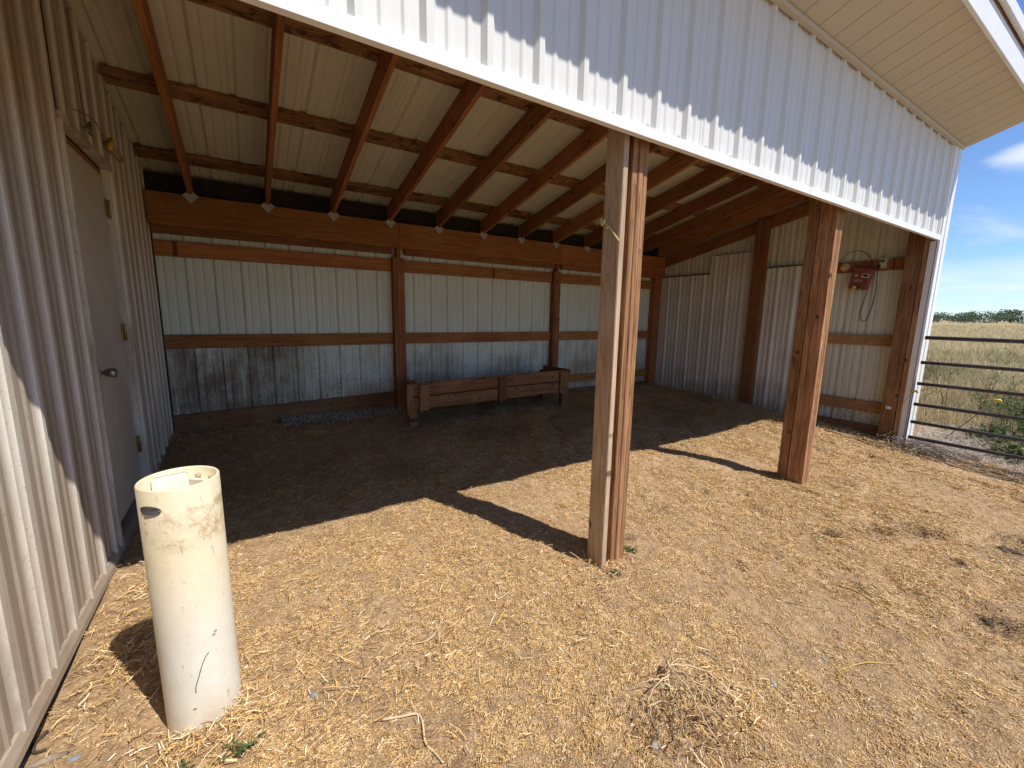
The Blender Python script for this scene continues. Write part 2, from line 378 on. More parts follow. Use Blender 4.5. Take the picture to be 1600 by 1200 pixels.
def field_m():
    m, n, p = new_mat('dry_field_grass'); B = NB(n); v = B.co('Object')
    c = B.mix(B.rng(B.noise(v, .09, 6, .6), .38, .62), (.46, .35, .18), (.37, .29, .15))
    c = B.mix(B.rng(B.noise(v, .6, 6, .7), .42, .68, 0, .7), c, (.28, .25, .12))
    c = B.mix(B.rng(B.noise(v, 6, 6, .8), .40, .70, 0, .7), c, (.56, .45, .26))
    B.lk(c, p.inputs['Base Color']); p.inputs['Roughness'].default_value = .95; p.inputs['Specular IOR Level'].default_value = .05
    B.bump(B.noise(v, 9, 6, .8), 1, .15, p); return m
FIELD = field_m()
def tint_m(name, rough=.7, trans=.0, spec=.25):
    m, n, p = new_mat(name); B = NB(n); a = B.node('ShaderNodeAttribute'); a.attribute_name = 'tint'
    B.lk(a.outputs['Color'], p.inputs['Base Color']); p.inputs['Roughness'].default_value = rough; p.inputs['Specular IOR Level'].default_value = spec
    if trans:
        t = B.node('ShaderNodeBsdfTranslucent'); B.lk(a.outputs['Color'], t.inputs[0]); mx = B.node('ShaderNodeMixShader'); mx.inputs[0].default_value = trans
        B.lk(p.outputs[0], mx.inputs[1]); B.lk(t.outputs[0], mx.inputs[2])
        o = [q for q in n.nodes if q.type == 'OUTPUT_MATERIAL'][0]; B.lk(mx.outputs[0], o.inputs[0])
    return m
STRAW = tint_m('straw', .6, .15, .35); LEAF = tint_m('foliage', .6, .25, .2)

# ------------------------------------------------------------------ ground
def grid_mesh(name, xs, ys, mat, zf):
    X, Y = np.meshgrid(xs, ys, indexing='ij'); Z = zf(X, Y); V = np.stack([X, Y, Z], -1).reshape(-1, 3)
    nx, ny = len(xs), len(ys); i = np.arange(nx - 1)[:, None] * ny + np.arange(ny - 1)[None, :]
    Q = np.stack([i, i + ny, i + ny + 1, i + 1], -1).reshape(-1, 4)
    me = fast_mesh(name, V, Q, mat); me.shade_smooth(); return me
xs = np.concatenate([np.arange(-1.2, 4.5, .02), np.arange(4.5, 16.01, .04)])
ys = np.concatenate([np.arange(-5, -2.2, .08), np.arange(-2.2, 2.0, .02), np.arange(2.0, 4.6, .035), np.arange(4.6, 8, .1)])
def near_z(X, Y):
    z = hgt(X, Y); e = np.minimum.reduce([(X + 1.2) / .3, (16 - X) / 1.0, (Y + 5) / .5, (8 - Y) / 1.0]); e = np.clip(e, 0, 1)
    return z * e + (-.12) * (1 - e)
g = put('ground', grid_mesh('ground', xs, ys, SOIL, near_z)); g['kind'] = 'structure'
def far_z(X, Y):
    r = np.sqrt((X - 3) ** 2 + Y ** 2); z = -.05 + np.clip(r - 16, 0, 400) * .0075 + .25 * fbm(X, Y, .05, 3) * np.clip((r - 14) / 30, 0, 1)
    inner = (X > -2.0) & (X < 15.2) & (Y > -4.4) & (Y < 7.2)
    return np.where(inner, -.35, z)
sp = np.concatenate([-np.geomspace(900, 20, 28), np.arange(-19, 30, 1.0), np.geomspace(31, 900, 60)])
f_ = put('field', grid_mesh('field', sp, sp, FIELD, far_z)); f_['kind'] = 'structure'

# ------------------------------------------------------------------ ribbed steel sheets
def profile(wd, period, h, phase=0.0, minor=.0055):
    """list of (s, height) across one sheet; a rib is centred on 'phase' and every period after"""
    q3 = period / 3; br = [(-.032, 0), (-.013, h), (.013, h), (.032, 0)]
    for c in (q3, 2 * q3): br += [(c - .017, 0), (c - .006, minor), (c + .006, minor), (c + .017, 0)]
    allp = []
    for k in range(-2, int(wd / period) + 3): allp += [(phase + k * period + a, b) for a, b in br]
    X = np.array([p[0] for p in allp]); H = np.array([p[1] for p in allp])
    pts = [(0.0, float(np.interp(0, X, H)))] + [(a, b) for a, b in allp if 1e-4 < a < wd - 1e-4] + [(wd, float(np.interp(wd, X, H)))]
    return pts
def sheet(name, O, S, T, Nn, wd, t0, t1, period, h, mat, parent, phase, lift=0.0, label=None, thk=.0012, cut=None):
    """sheet at O, across S, along T from t0(s) to t1(s), ribs along Nn"""
    O, S, T, Nn = map(Vector, (O, S, T, Nn)); pr = profile(wd, period, h, phase); V = []; n = len(pr)
    f0 = t0 if callable(t0) else (lambda s: t0); f1 = t1 if callable(t1) else (lambda s: t1)
    for off in (0, -thk):
        for s, hh in pr:
            b = O + S * s + Nn * (hh + off + lift); V.append(b + T * f0(s)); V.append(b + T * f1(s))
    Fc = []
    for i in range(n - 1):
        a = 2 * i; Fc.append((a, a + 1, a + 3, a + 2)); c = 2 * n + 2 * i; Fc.append((c, c + 2, c + 3, c + 1))
        Fc.append((a, a + 2, c + 2, c)); Fc.append((a + 1, c + 1, c + 3, a + 3))
    Fc.append((0, 2 * n, 2 * n + 1, 1)); e = 2 * (n - 1); Fc.append((e, e + 1, 2 * n + e + 1, 2 * n + e))
    me = mesh_np(name, V, Fc, mat); bm = bmesh.new(); bm.from_mesh(me); bmesh.ops.recalc_face_normals(bm, faces=bm.faces); bm.to_mesh(me); bm.free()
    return put(name, me, parent, None, None, label)

SL = .22
def raf(y): return 3.365 - SL * y           # underside of the rafters
XW = 7.35; YB = 3.79
# ---------------------------------------------------------------- barn wall on the left, with its door
BW = -.035
barn = empty('barn_wall', (BW, 1.2, .1), 'weathered ribbed metal barn wall with a door, closing the left side of the open shelter', 'wall')
P = .2286
def bwall(y0, y1, zb, zt, period, phase, i):
    sheet('wall_panel', (BW, y0, 0), (0, 1, 0), (0, 0, 1), (1, 0, 0), y1 - y0 + .02, zb, (lambda s: min(zt, 3.575 - SL * (y0 + s)) if y0 + s > -.1 else zt), period, .019, M_BARN, barn, phase, -.0016 * (i % 2))
DY0, DY1, DZ = 1.475, 2.405, 2.39
e = [-4.2, -3.286, -2.372, -1.457, -.543, .371, 1.018, DY0 - .002]
for i in range(len(e) - 1):
    bwall(e[i], e[i + 1] - (.022 if i == len(e) - 2 else .0), .125, 3.60, P, (.035 if i < 5 else .09 + .03 * (i == 6)) , i)
sheet('wall_panel', (BW, DY0, 0), (0, 1, 0), (0, 0, 1), (1, 0, 0), DY1 - DY0 - .001, DZ + .045, lambda s: 3.575 - SL * (DY0 + s), P, .019, M_BARN, barn, .07, .0006)
bwall(DY1 + .0, 3.1, .15, 3.6, .19, .10, 1); bwall(3.101, 3.765, .16, 3.6, .19, .03, 0)
bx('inner_lining', BW - .26, BW - .235, -4.2, 3.9, -.1, 3.75, DARKGAP, barn)
bx('inner_lining', BW - .234, BW + .02, 3.79, 3.82, .05, 2.72, DARKGAP, barn)
board('top_trim', (BW - .032, -.02, 3.575), (BW - .032, 3.78, 3.575 - SL * 3.80), .10, .05, M_BARN, barn)
# timber behind the sheets, the cut edge over the door, base trim
bx('sill_timber', BW - .14, BW - .012, -4.2, DY0 - .05, -.12, .115, DARKGAP, barn)
bx('sill_timber', BW - .14, BW - .012, DY1 + .05, 3.78, .0, .17, DARKGAP, barn)
def angle_trim(name, y0, y1, z, par, dz=.0):
    V = []; prf = [(-.010, .050), (.010, .046), (.024, .018), (.027, -.006), (.024, -.006), (.020, .015), (.008, .042), (-.010, .046)]
    n = len(prf)
    for y, zz in ((y0, z), (y1, z + dz)):
        for a, b in prf: V.append((BW + a, y, zz + b))
    Fc = [(i, (i + 1) % n, n + (i + 1) % n, n + i) for i in range(n)] + [tuple(range(n))[::-1], tuple(range(n, 2 * n))]
    return put(name, mesh_np(name, V, Fc, M_BASE), par)
angle_trim('base_trim', -4.2, -1.2, .085, barn); angle_trim('base_trim', -1.197, DY0 - .01, .085, barn, .012)
angle_trim('base_trim', DY1 + .07, 3.60, .13, barn, .04)
# door frame
for y0, y1 in ((DY0 + .004, DY0 + .034), (DY1 - .034, DY1 - .004)):
    bx('door_frame', BW - .12, BW + .006, y0, y1, .12, DZ + .003, M_BARN, barn)
bx('door_frame', BW - .12, BW - .03, DY0 + .036, DY1 - .036, DZ - .045, DZ - .005, W_IN, barn)
bx('door_frame', BW - .03, BW + .022, DY0 - .02, DY1 + .03, DZ + .004, DZ + .042, M_BARN, barn)
bx('trim_strip', BW + .001, BW + .024, DY0 - .04, DY0 - .005, .12, DZ + .002, M_BARN, barn)
bx('trim_strip', BW + .001, BW + .024, DY1 + .0, DY1 + .05, .15, DZ + .002, M_BARN, barn)
bx('door_jamb', BW - .2, BW - .125, DY0 - .02, DY1 + .02, .05, DZ, DARKGAP, barn)
door = bx('door', BW - .055, BW - .012, DY0 + .046, DY1 - .115, .19, DZ - .058, M_DOOR, barn, .004)
bx('door_sill', BW - .12, BW + .03, DY0 - .02, DY1 + .03, .07, .165, M_BASE, barn)
# lever knob: rose, neck, tapered grip
kz, ky = 1.115, DY0 + .095
def lathe(name, prof, mat, parent, world, seg=20, smooth=True):
    V = []; Fc = []; n = len(prof)
    for r, z in prof:
        for k in range(seg): a = 2 * math.pi * k / seg; V.append((r * math.cos(a), r * math.sin(a), z))
    for i in range(n - 1):
        for k in range(seg): Fc.append((i * seg + k, i * seg + (k + 1) % seg, (i + 1) * seg + (k + 1) % seg, (i + 1) * seg + k))
    if prof[0][0] > 1e-4: Fc.append(tuple(range(seg))[::-1])
    if prof[-1][0] > 1e-4: Fc.append(tuple((n - 1) * seg + k for k in range(seg)))
    me = mesh_np(name, V, Fc, mat)
    if smooth:
        me.shade_smooth()
    return put(name, me, parent, world)
RX = Matrix.Rotation(math.radians(90), 4, 'Y')
lathe('handle', [(.032, 0), (.032, .006), (.013, .009), (.011, .030), (.020, .038), (.026, .055), (.026, .078), (.022, .084), (0, .085)], KNOB, door,
      Matrix.Translation((BW - .011, ky, kz)) @ RX)
for z in (2.13, 1.31, .50):
    h_ = bx('hinge', BW - .010, BW - .004, DY1 - .150, DY1 - .045, z - .055, z + .055, BRASS, door, .001)
    lathe('hinge_pin', [(.007, 0), (.007, .112), (.004, .116)], BRASS, h_, Matrix.Translation((BW + .002, DY1 - .098, z - .057)), 10)

# wire and yellow insulator hanging over the door
wr = empty('hanging_wire', (BW + .03, 1.7, 2.48), 'thin fence wire with a yellow insulator slung above the grey door', 'wire')
tube('wire', spline([(BW + .03, 1.78, 3.05), (BW + .035, 1.79, 2.75), (BW + .04, 1.80, 2.52), (BW + .05, 1.82, 2.47)]), .003, WIRE, wr, 6)
tube('wire', spline([(BW + .03, 1.62, 2.50), (BW + .06, 1.85, 2.54), (BW + .05, 2.15, 2.54), (BW + .05, 2.30, 2.56)]), .003, WIRE, wr, 6)
tube('insulator', [(BW + .05, 2.26, 2.50), (BW + .055, 2.30, 2.545), (BW + .05, 2.33, 2.58)], .012, YEL, wr, 8)
tube('wood_peg', [(BW + .03, 2.33, 2.55), (BW + .06, 2.50, 2.50)], .022, W_PALE, wr, 8, .018)
tube('knot', spline([(BW + .04, 1.77, 2.47), (BW + .06, 1.80, 2.44), (BW + .04, 1.86, 2.46), (BW + .06, 1.80, 2.50), (BW + .04, 1.76, 2.45)]), .007, WIRE, wr, 6)

# ---------------------------------------------------------------- open shelter
shed = empty('open_shelter', (3.7, 1.9, 0), 'open-fronted white metal livestock shelter with wood posts and rafters', 'building')
# roof sheets, ribs running down the slope
rp = .2286 * 1.04; xw = rp * 4; x = -.02 - xw; i = 0
dirT = Vector((0, 1, -SL)).normalized(); nR = Vector((0, SL, 1)).normalized(); k_ = math.sqrt(1 + SL * SL)
while x < 7.5:
    wd = min(xw + .015, 7.52 - x)
    sheet('roof_panel', (x, 0, 3.592), (1, 0, 0), dirT, nR, wd, -.625 * k_, 3.86 * k_, rp, .019, M_ROOF, shed, .03, .0016 * (i % 2)); x += xw; i += 1
# rafters
RAFX = [.326, .97, 1.61, 2.248, 2.87, 3.52, 4.135, 4.765, 5.39, 6.01, 6.62, 7.20]
for x in RAFX:
    y0, y1 = -.03, 3.77
    r = board('rafter', (x, y0, raf(y0) + .093), (x, y1, raf(y1) + .093), .186, .04, W_RAF, shed, (0, 0, 1), .002)
    if x < 7: # galvanised diamond plate under the rafter foot
        me = bev_box(.092, .092, .003, 0, PLATE, 'hanger_plate')
        put('hanger_plate', me, r, Matrix.Translation((x, 3.622, 2.548)) @ Matrix.Rotation(math.radians(86), 4, 'X') @ Matrix.Rotation(math.radians(45), 4, 'Z'))
# purlins lying flat on the rafters, in lengths
for y in (-.42, .63, 1.56, 2.475, 3.40):
    for xa, xb in ((-.01, 3.66), (3.665, 7.48)):
        board('purlin', (xa, y, 3.5715 - SL * y), (xb, y, 3.5715 - SL * y), .150, .036, W_PUR, shed, (0, 1, -SL), .002)
# main beam, its lower lip, girts
def beam(xa, xb): bx('beam', xa, xb, 3.627, 3.667, 2.262, 2.558, W_IN, shed)
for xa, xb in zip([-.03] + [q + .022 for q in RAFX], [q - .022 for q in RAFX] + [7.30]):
    bx('shade_strip', xa, xb, 3.690, 3.728, 2.47, 2.735, DARKGAP, shed)  # added near-black strips that stand in for the deep shade under the roof
beam(-.012, 2.352); beam(2.355, 4.90); beam(4.903, 7.34)
def lip(xa, xb): bx('ledger', xa, xb, 3.680, 3.735, 2.195, 2.300, W_RAF, shed)
PB = [(2.28, 2.43), (4.80, 4.935)]
lip(-.01, 2.275); lip(2.435, 4.795); lip(4.94, 7.12)
BAYS = [(-.012, 2.278), (2.432, 4.798), (4.937, 7.128)]
for bi, (xa, xb) in enumerate(BAYS):
    bx('girt', xa, xb, 3.747, 3.785, 1.990, 2.140, W_IN, shed); bx('girt', xa, xb, 3.747, 3.785, 1.085, 1.225, W_IN, shed)
board('skirt_board', (-.012, 3.766, .305), (2.278, 3.766, .372), .185, .038, W_SKIRT, shed)
bx('girt', 2.432, 4.798, 3.747, 3.785, .360, .490, W_IN, shed); bx('girt', 4.937, 7.128, 3.747, 3.785, .370, .500, W_IN, shed)
bx('skirt_board', 2.432, 4.798, 3.747, 3.785, .06, .20, W_SKIRT, shed); bx('skirt_board', 4.937, 7.128, 3.747, 3.785, .10, .27, W_SKIRT, shed)
for xa, xb in PB:
    c = (xa + xb) / 2; t3 = (xb - xa) / 3
    p_ = None
    for k in (1, 0, 2):
        o = board('post' if p_ is None else 'post_ply', (xa + t3 * (k + .5), 3.735 + .004 * k, -.1), (xa + t3 * (k + .5), 3.735 + .004 * k, 2.158 if k != 1 else 2.70), .096, t3 - .003, W_RAF, p_ or shed, (0, 1, 0), .002)
        if p_ is None: p_ = o
bx('post', 7.132, 7.30, 3.672, 3.786, -.05, 2.26, W_RAF, shed)
# back wall sheets
bp = .236; x = -.02; i = 0
while x < 7.34:
    wd = min(bp * 4 + .018, 7.36 - x)
    sheet('wall_panel', (x, YB, 0), (1, 0, 0), (0, 0, 1), (0, 1, 0), wd, .13, 2.752, bp, .024, M_BACK, shed, .215, .0016 * (i % 2)); x += bp * 4; i += 1
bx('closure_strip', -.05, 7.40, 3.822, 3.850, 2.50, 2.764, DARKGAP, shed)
# right end wall: sheets, girts, rake board, posts, liner sheets
y = -.03; i = 0
while y < 3.78:
    wd = min(bp * 4 + .018, 3.80 - y); y0_ = y
    sheet('wall_panel', (7.352, y, 0), (0, 1, 0), (0, 0, 1), (1, 0, 0), wd, .03, (lambda s, y0_=y0_: 3.58 - SL * (y0_ + s)), bp, .019, M_RIGHT, shed, .10, .0016 * (i % 2)); y += bp * 4; i += 1
for a, b in ((.195, 1.795), (1.975, 3.665)):
    for z0, z1 in ((2.085, 2.215), (1.170, 1.300), (.330, .465)):
        bx('girt', 7.310, 7.349, a, b, z0, z1, W_IN if z0 > 2 else W_POST, shed)
    bx('skirt_board', 7.310, 7.349, a, b, .0, .17, W_SKIRT, shed)
board('rake_board', (7.322, .2, 3.19 - SL * .2 + .085), (7.322, 3.66, 3.19 - SL * 3.66 + .085), .17, .036, W_RAF, shed, (0, 0, 1))
bx('post', 7.235, 7.308, 1.800, 1.880, -.05, 2.93, W_RAF, shed); bx('post', 7.215, 7.308, 1.884, 1.970, -.05, 2.93, W_RAF, shed)
def liner(y0, y1, zt, ph, i):
    sheet('liner_panel', (7.303, y0, 0), (0, 1, 0), (0, 0, 1), (-1, 0, 0), y1 - y0 - .001, .05, zt, .2286 * 1.03, .016, M_LINER, shed, ph, .0008 * i)
liner(2.68, 3.665, 2.20, .12, 0); liner(1.975, 2.70, 2.485, .17, 3); liner(1.05, 1.797, 2.22, .10, 0)
for a, b, z in ((2.70, 3.66, 2.203), (1.06, 1.79, 2.223)): bx('liner_edge', 7.288, 7.306, a, b, z, z + .012, DARKGAP, shed)
# corner post in front
cp = board('post', (7.236, .125, -.1), (7.236, .125, 3.3), .135, .13, W_POST, shed, (0, 1, 0), .003)
board('post_ply', (7.242, .026, -.1), (7.242, .026, 3.3), .05, .12, W_POST, cp, (0, 1, 0), .003)
# front posts
FZ = 3.34
m = board('post', (2.500, .074, -.12), (2.500, .074, FZ), .138, .0385, W_POST, shed, (0, 1, 0), .004)
board('post_ply', (2.460, .076, -.12), (2.460, .076, FZ), .135, .0385, W_POST, m, (0, 1, 0), .004)
board('post_ply', (2.540, .078, -.12), (2.540, .078, FZ), .136, .0385, W_POST, m, (0, 1, 0), .004)
board('spacer', (2.421, .100, -.12), (2.421, .100, FZ), .09, .0350, W_SKIRT, m, (0, 1, 0), .003)
board('post_ply', (2.384, .067, -.12), (2.384, .067, FZ), .130, .036, W_PALE, m, (0, 1, 0), .004, label='pale weathered outer ply')
m = board('post', (4.872, .075, -.12), (4.872, .075, FZ), .132, .040, W_POST, shed, (0, 1, 0), .004)
board('post_ply', (4.914, .077, -.12), (4.914, .077, FZ), .134, .040, W_POST, m, (0, 1, 0), .004)
board('post_ply', (4.956, .075, -.12), (4.956, .075, FZ), .132, .040, W_POST, m, (0, 1, 0), .004)
board('post_ply', (4.905, .188, -.12), (4.905, .188, FZ), .080, .10, W_POST, m, (0, 1, 0), .004)
# header behind the facade
bx('header', .0, 2.36, -.0235, .006, 2.43, 2.72, W_RAF, shed); bx('header', 2.363, 4.85, -.0235, .006, 2.43, 2.72, W_RAF, shed); bx('header', 4.853, 7.16, -.0235, .006, 2.43, 2.72, W_RAF, shed)
for xa, xb in ((.0, 3.6), (3.603, 7.16)): bx('girt', xa, xb, -.0235, .006, 3.02, 3.15, W_RAF, shed)
# facade sheets
FY = -.045; fp = .2437; x = -.03; i = 0
ph0 = (2.035 + .03) % fp
scr = lathe('screw', [(.0105, 0), (.0105, .0015), (.006, .0025), (.0055, .0065), (0, .007)], GALV, shed, Matrix.Translation((.2, FY - .003, 2.42)) @ Matrix.Rotation(math.radians(90), 4, 'X'), 8, False)
while x < 7.18:
    wd = min(fp * 4 + .018, 7.19 - x)
    sheet('facade_panel', (x, FY, 0), (1, 0, 0), (0, 0, 1), (0, -1, 0), wd, 2.375, 3.345, fp, .021, M_WHITE, shed, ph0, .0016 * (i % 2))
    x += fp * 4; i += 1
k = 0; xx = -.03 + ph0 - .055
while xx < 7.15:
    o = scr if k == 0 else bpy.data.objects.new('screw', scr.data)
    Wm = Matrix.Translation((xx, FY - .0008, 2.425 + .004 * math.sin(k * 7))) @ Matrix.Rotation(math.radians(90), 4, 'X')
    if k == 0: o.matrix_basis = Wm
    else: link(o, Wm, shed)
    xx += fp; k += 1
# trim under the facade: face, lip turned back
def jtrim(xa, xb):
    prf = [(-.048, 2.409), (-.0705, 2.406), (-.0725, 2.364), (-.046, 2.362), (-.046, 2.358), (-.0755, 2.360), (-.0745, 2.411), (-.048, 2.413)]
    n = len(prf); V = [(xx, a, b) for xx in (xa, xb) for a, b in prf]
    Fc = [(i, (i + 1) % n, n + (i + 1) % n, n + i) for i in range(n)] + [tuple(range(n))[::-1], tuple(range(n, 2 * n))]
    put('header_trim', mesh_np('header_trim', V, Fc, M_TRIM), shed)
jtrim(-.02, 4.16); jtrim(4.163, 7.21)
# corner trim: an L with two small steps
prf = [(7.175, -.058), (7.183, -.076), (7.262, -.078), (7.268, -.068), (7.285, -.068), (7.291, -.080), (7.385, -.080), (7.385, .10), (7.382, .10), (7.382, -.076), (7.295, -.076), (7.288, -.064), (7.265, -.064), (7.259, -.074), (7.186, -.072), (7.178, -.056)]
n = len(prf); V = [(a, b, z) for z in (-.02, 3.335) for a, b in prf]
Fc = [(i, (i + 1) % n, n + (i + 1) % n, n + i) for i in range(n)]
put('corner_trim', mesh_np('corner_trim', V, Fc, M_TRIM), shed)
bx('return_trim', 7.172, 7.184, -.050, .0, -.02, 2.36, M_TRIM, shed, .001)
# soffit boards, wall channel, fascia, drip edge
so = lambda y: 3.352 + (-.075 - y) * .333
x = -.03
pitch = .2105; nb = int((7.50 + .03) / pitch)
bmv = []
me_s = None
for i in range(nb + 1):
    x0 = -.03 + i * pitch; x1 = min(x0 + pitch - .006, 7.47)
    if x1 - x0 < .03: continue
    V = []; 
    for y in (-.062, -.576):
        z = so(y)
        for a, b in ((x0, 0), (x0, .012), (x1, .012), (x1, 0), (x1 - .008, -.002), (x0 + .008, -.002)): V.append((a, y, z + b))
    Fc = [(j, (j + 1) % 6, 6 + (j + 1) % 6, 6 + j) for j in range(6)] + [tuple(range(6))[::-1], tuple(range(6, 12))]
    put('soffit_board', mesh_np('soffit_board', V, Fc, M_SOFF), shed)
# dark backing above the board joints
V = [(-.03, -.06, so(-.06) + .016), (7.47, -.06, so(-.06) + .016), (7.47, -.575, so(-.575) + .016), (-.03, -.575, so(-.575) + .016)]
V += [(a, b, c + .01) for a, b, c in V]
put('soffit_backing', mesh_np('soffit_backing', V, [(0, 1, 2, 3), (7, 6, 5, 4), (0, 4, 5, 1), (1, 5, 6, 2), (2, 6, 7, 3), (3, 7, 4, 0)], M_SOFF), shed)
bx('soffit_channel', -.03, 7.40, -.096, -.060, 3.322, 3.350, M_SOFF, shed)
bx('fascia', -.03, 4.2, -.602, -.578, 3.500, 3.688, M_TRIM, shed, .003); bx('fascia', 4.203, 7.49, -.602, -.578, 3.500, 3.688, M_TRIM, shed, .003)
bx('fascia_backer', -.03, 7.47, -.600, -.560, 3.690, 3.745, W_SKIRT, shed)
bx('drip_edge', -.03, 3.6, -.640, -.606, 3.712, 3.800, M_TRIM, shed, .003); bx('drip_edge', 3.603, 7.52, -.640, -.606, 3.712, 3.800, M_TRIM, shed, .003)
# rake end of the roof
def rake(name, xa, xb, dz0, dz1, mat):
    V = []
    for y in (-.60, 3.9):
        zt = 3.59 - SL * y
        V += [(xa, y, zt + dz0), (xb, y, zt + dz0), (xb, y, zt + dz1), (xa, y, zt + dz1)]
    put(name, mesh_np(name, V, [(0, 1, 5, 4), (1, 2, 6, 5), (2, 3, 7, 6), (3, 0, 4, 7), (3, 2, 1, 0), (4, 5, 6, 7)], mat), shed)
rake('rake_fascia', 7.475, 7.490, -.20, .0, M_TRIM)
rake('rake_backer', 7.440, 7.472, -.195, -.02, W_SKIRT)

# ---------------------------------------------------------------- feed trough
tr = empty('feed_trough', (3.4, 3.25, .18), 'long low wooden feed trough standing against the back wall', 'trough')
a0 = Vector((2.20, 2.93)); a1 = Vector((4.62, 3.02)); b0 = Vector((2.29, 3.42)); b1 = Vector((4.58, 3.60))
def v3(p, z): return (p.x, p.y, z)
zl, zr = .0, .02
board('side_board', v3(a0, .618), v3(a1, .640), .150, .038, W_OLD, tr, (0, 0, 1), .004)
board('side_board', v3(a0 + Vector((.03, .0)), .455), v3(a1 + Vector((-.03, 0)), .478), .145, .036, W_OLD, tr, (0, 0, 1), .005, label='pale lower plank with dark stains')
board('side_board', v3(b0, .46), v3(b1, .48), .145, .036, W_OLD, tr)
for p, q in ((a0, b0), (a1, b1)):
    s_ = .018 if p is a0 else -.018
    for z in (.625, .465): board('end_board', v3(p + Vector((s_, .02)), z + (.02 if p is a1 else 0)), v3(q + Vector((s_, -.02)), z + (.02 if p is a1 else 0)), .145, .034, W_OLD, tr)
d_ = (a1 - a0).normalized(); nn = Vector((d_.y, -d_.x))
for t, wdt in ((.16, .115), (1.235, .115), (2.27, .14)):
    c = a0 + d_ * t + nn * .037
    board('cleat', v3(c, .37 + t * .008), v3(c, .675 + t * .01), wdt, .034, W_OLD, tr, (d_.x, d_.y, 0), .004)
for c in (a0 + Vector((.055, .085)), a1 + Vector((-.06, .075)), b0 + Vector((.06, -.07)), b1 + Vector((-.06, -.07))):
    board('leg', (c.x, c.y, .10), (c.x, c.y, .66), .088, .088, W_OLD, tr, (0, 1, 0), .005)
board('stile', v3(a0 + Vector((-.003, -.026)), .335), v3(a0 + Vector((-.003, -.026)), .69), .075, .02, W_OLD, tr, (1, 0, 0), .003)
V = [v3(a0 + Vector((.03, .02)), .40), v3(a1 + Vector((-.03, .02)), .42), v3(b1 + Vector((-.03, -.02)), .42), v3(b0 + Vector((.03, -.02)), .40)]
V += [(p[0], p[1], p[2] + .02) for p in V]
put('bottom_board', mesh_np('bottom_board', V, [(3, 2, 1, 0), (4, 5, 6, 7), (0, 1, 5, 4), (1, 2, 6, 5), (2, 3, 7, 6), (3, 0, 4, 7)], W_OLD), tr)

# ---------------------------------------------------------------- insulated waterer pipe
PX, PY, PR, PH = .445, .14, .115, .905
wp = empty('waterer_pipe', (PX, PY, 0), 'upright cream plastic waterer pipe with stained rim and oval nameplate', 'pipe')
TW = Matrix.Translation((PX, PY, 0)) @ Matrix.Rotation(math.radians(.8), 4, 'X')
prof = [(PR + .001, -.16), (PR + .001, -.10), (PR, -.04), (PR, .02), (PR, .3), (PR, PH - .004), (PR - .003, PH), (PR - .008, PH), (PR - .011, PH - .004), (PR - .012, PH - .05), (PR - .030, PH - .055), (PR - .032, PH - .060), (PR - .034, .45), (0, .45)]
lathe('tube', prof, PVC, wp, TW, 56)
# float cover hatch and lugs inside the rim
me = bev_box(.105, .012, .11, .010, PVC, 'hatch'); put('hatch', me, wp, TW @ Matrix.Translation((-.030, .058, PH - .062)) @ Matrix.Rotation(math.radians(16), 4, 'Z') @ Matrix.Rotation(math.radians(-14), 4, 'X'))
me = bev_box(.07, .010, .09, .006, PVC, 'baffle'); put('baffle', me, wp, TW @ Matrix.Translation((.045, .055, PH - .075)) @ Matrix.Rotation(math.radians(-40), 4, 'Z'))
for a in (math.radians(140), math.radians(62), math.radians(20)):
    me = bev_box(.020, .014, .016, .003, W_PALE, 'lug'); put('lug', me, wp, TW @ Matrix.Translation(((PR - .020) * math.cos(a), (PR - .020) * math.sin(a), PH - .030)) @ Matrix.Rotation(a, 4, 'Z'))
# oval nameplate wrapped on the tube
def plate():
    V = []; Fc = []; a0_ = math.radians(-128); seg = 28; ax, az_ = .036, .0150; zc_ = PH - .066
    V.append((0, 0))
    for k in range(seg): V.append((math.cos(2 * math.pi * k / seg) * ax, math.sin(2 * math.pi * k / seg) * az_))
    pts = []
    for rr in (PR + .0035,):
        for s, t in V: a = a0_ + s / PR; pts.append((rr * math.cos(a), rr * math.sin(a), zc_ + t))
    for s, t in V[1:]: a = a0_ + s / PR; pts.append(((PR - .001) * math.cos(a), (PR - .001) * math.sin(a), zc_ + t))
    for k in range(seg):
        Fc.append((0, 1 + k, 1 + (k + 1) % seg)); Fc.append((1 + k, 1 + seg + k, 1 + seg + (k + 1) % seg, 1 + (k + 1) % seg))
    return mesh_np('nameplate', pts, Fc, GREYP), a0_, zc_
pm, pa, pz = plate(); npl = put('nameplate', pm, wp, TW)
for s in (-.031, .031):
    a = pa + s / PR
    lathe('rivet', [(.0032, 0), (.003, .0012), (0, .002)], KNOB, npl, TW @ Matrix.Translation(((PR + .0035) * math.cos(a), (PR + .0035) * math.sin(a), pz)) @ Matrix.Rotation(a, 4, 'Z') @ RX, 8)

def onpipe(L_): return [TW @ Vector(((PR + .0006) * math.cos(math.radians(a)), (PR + .0006) * math.sin(math.radians(a)), z)) for a, z in L_]
tube('crack', spline(onpipe([(-70, .285), (-75, .275), (-82, .245), (-88, .205), (-93, .175), (-94, .15)]), 5), .0013, MANURE, wp, 5)
for a, z in ((-100, .085), (-62, .34), (-59, .35)): tube('mark', spline(onpipe([(a, z), (a + 2.5, z + .003), (a + 4, z + .001)]), 3), .0016, MANURE, wp, 5)
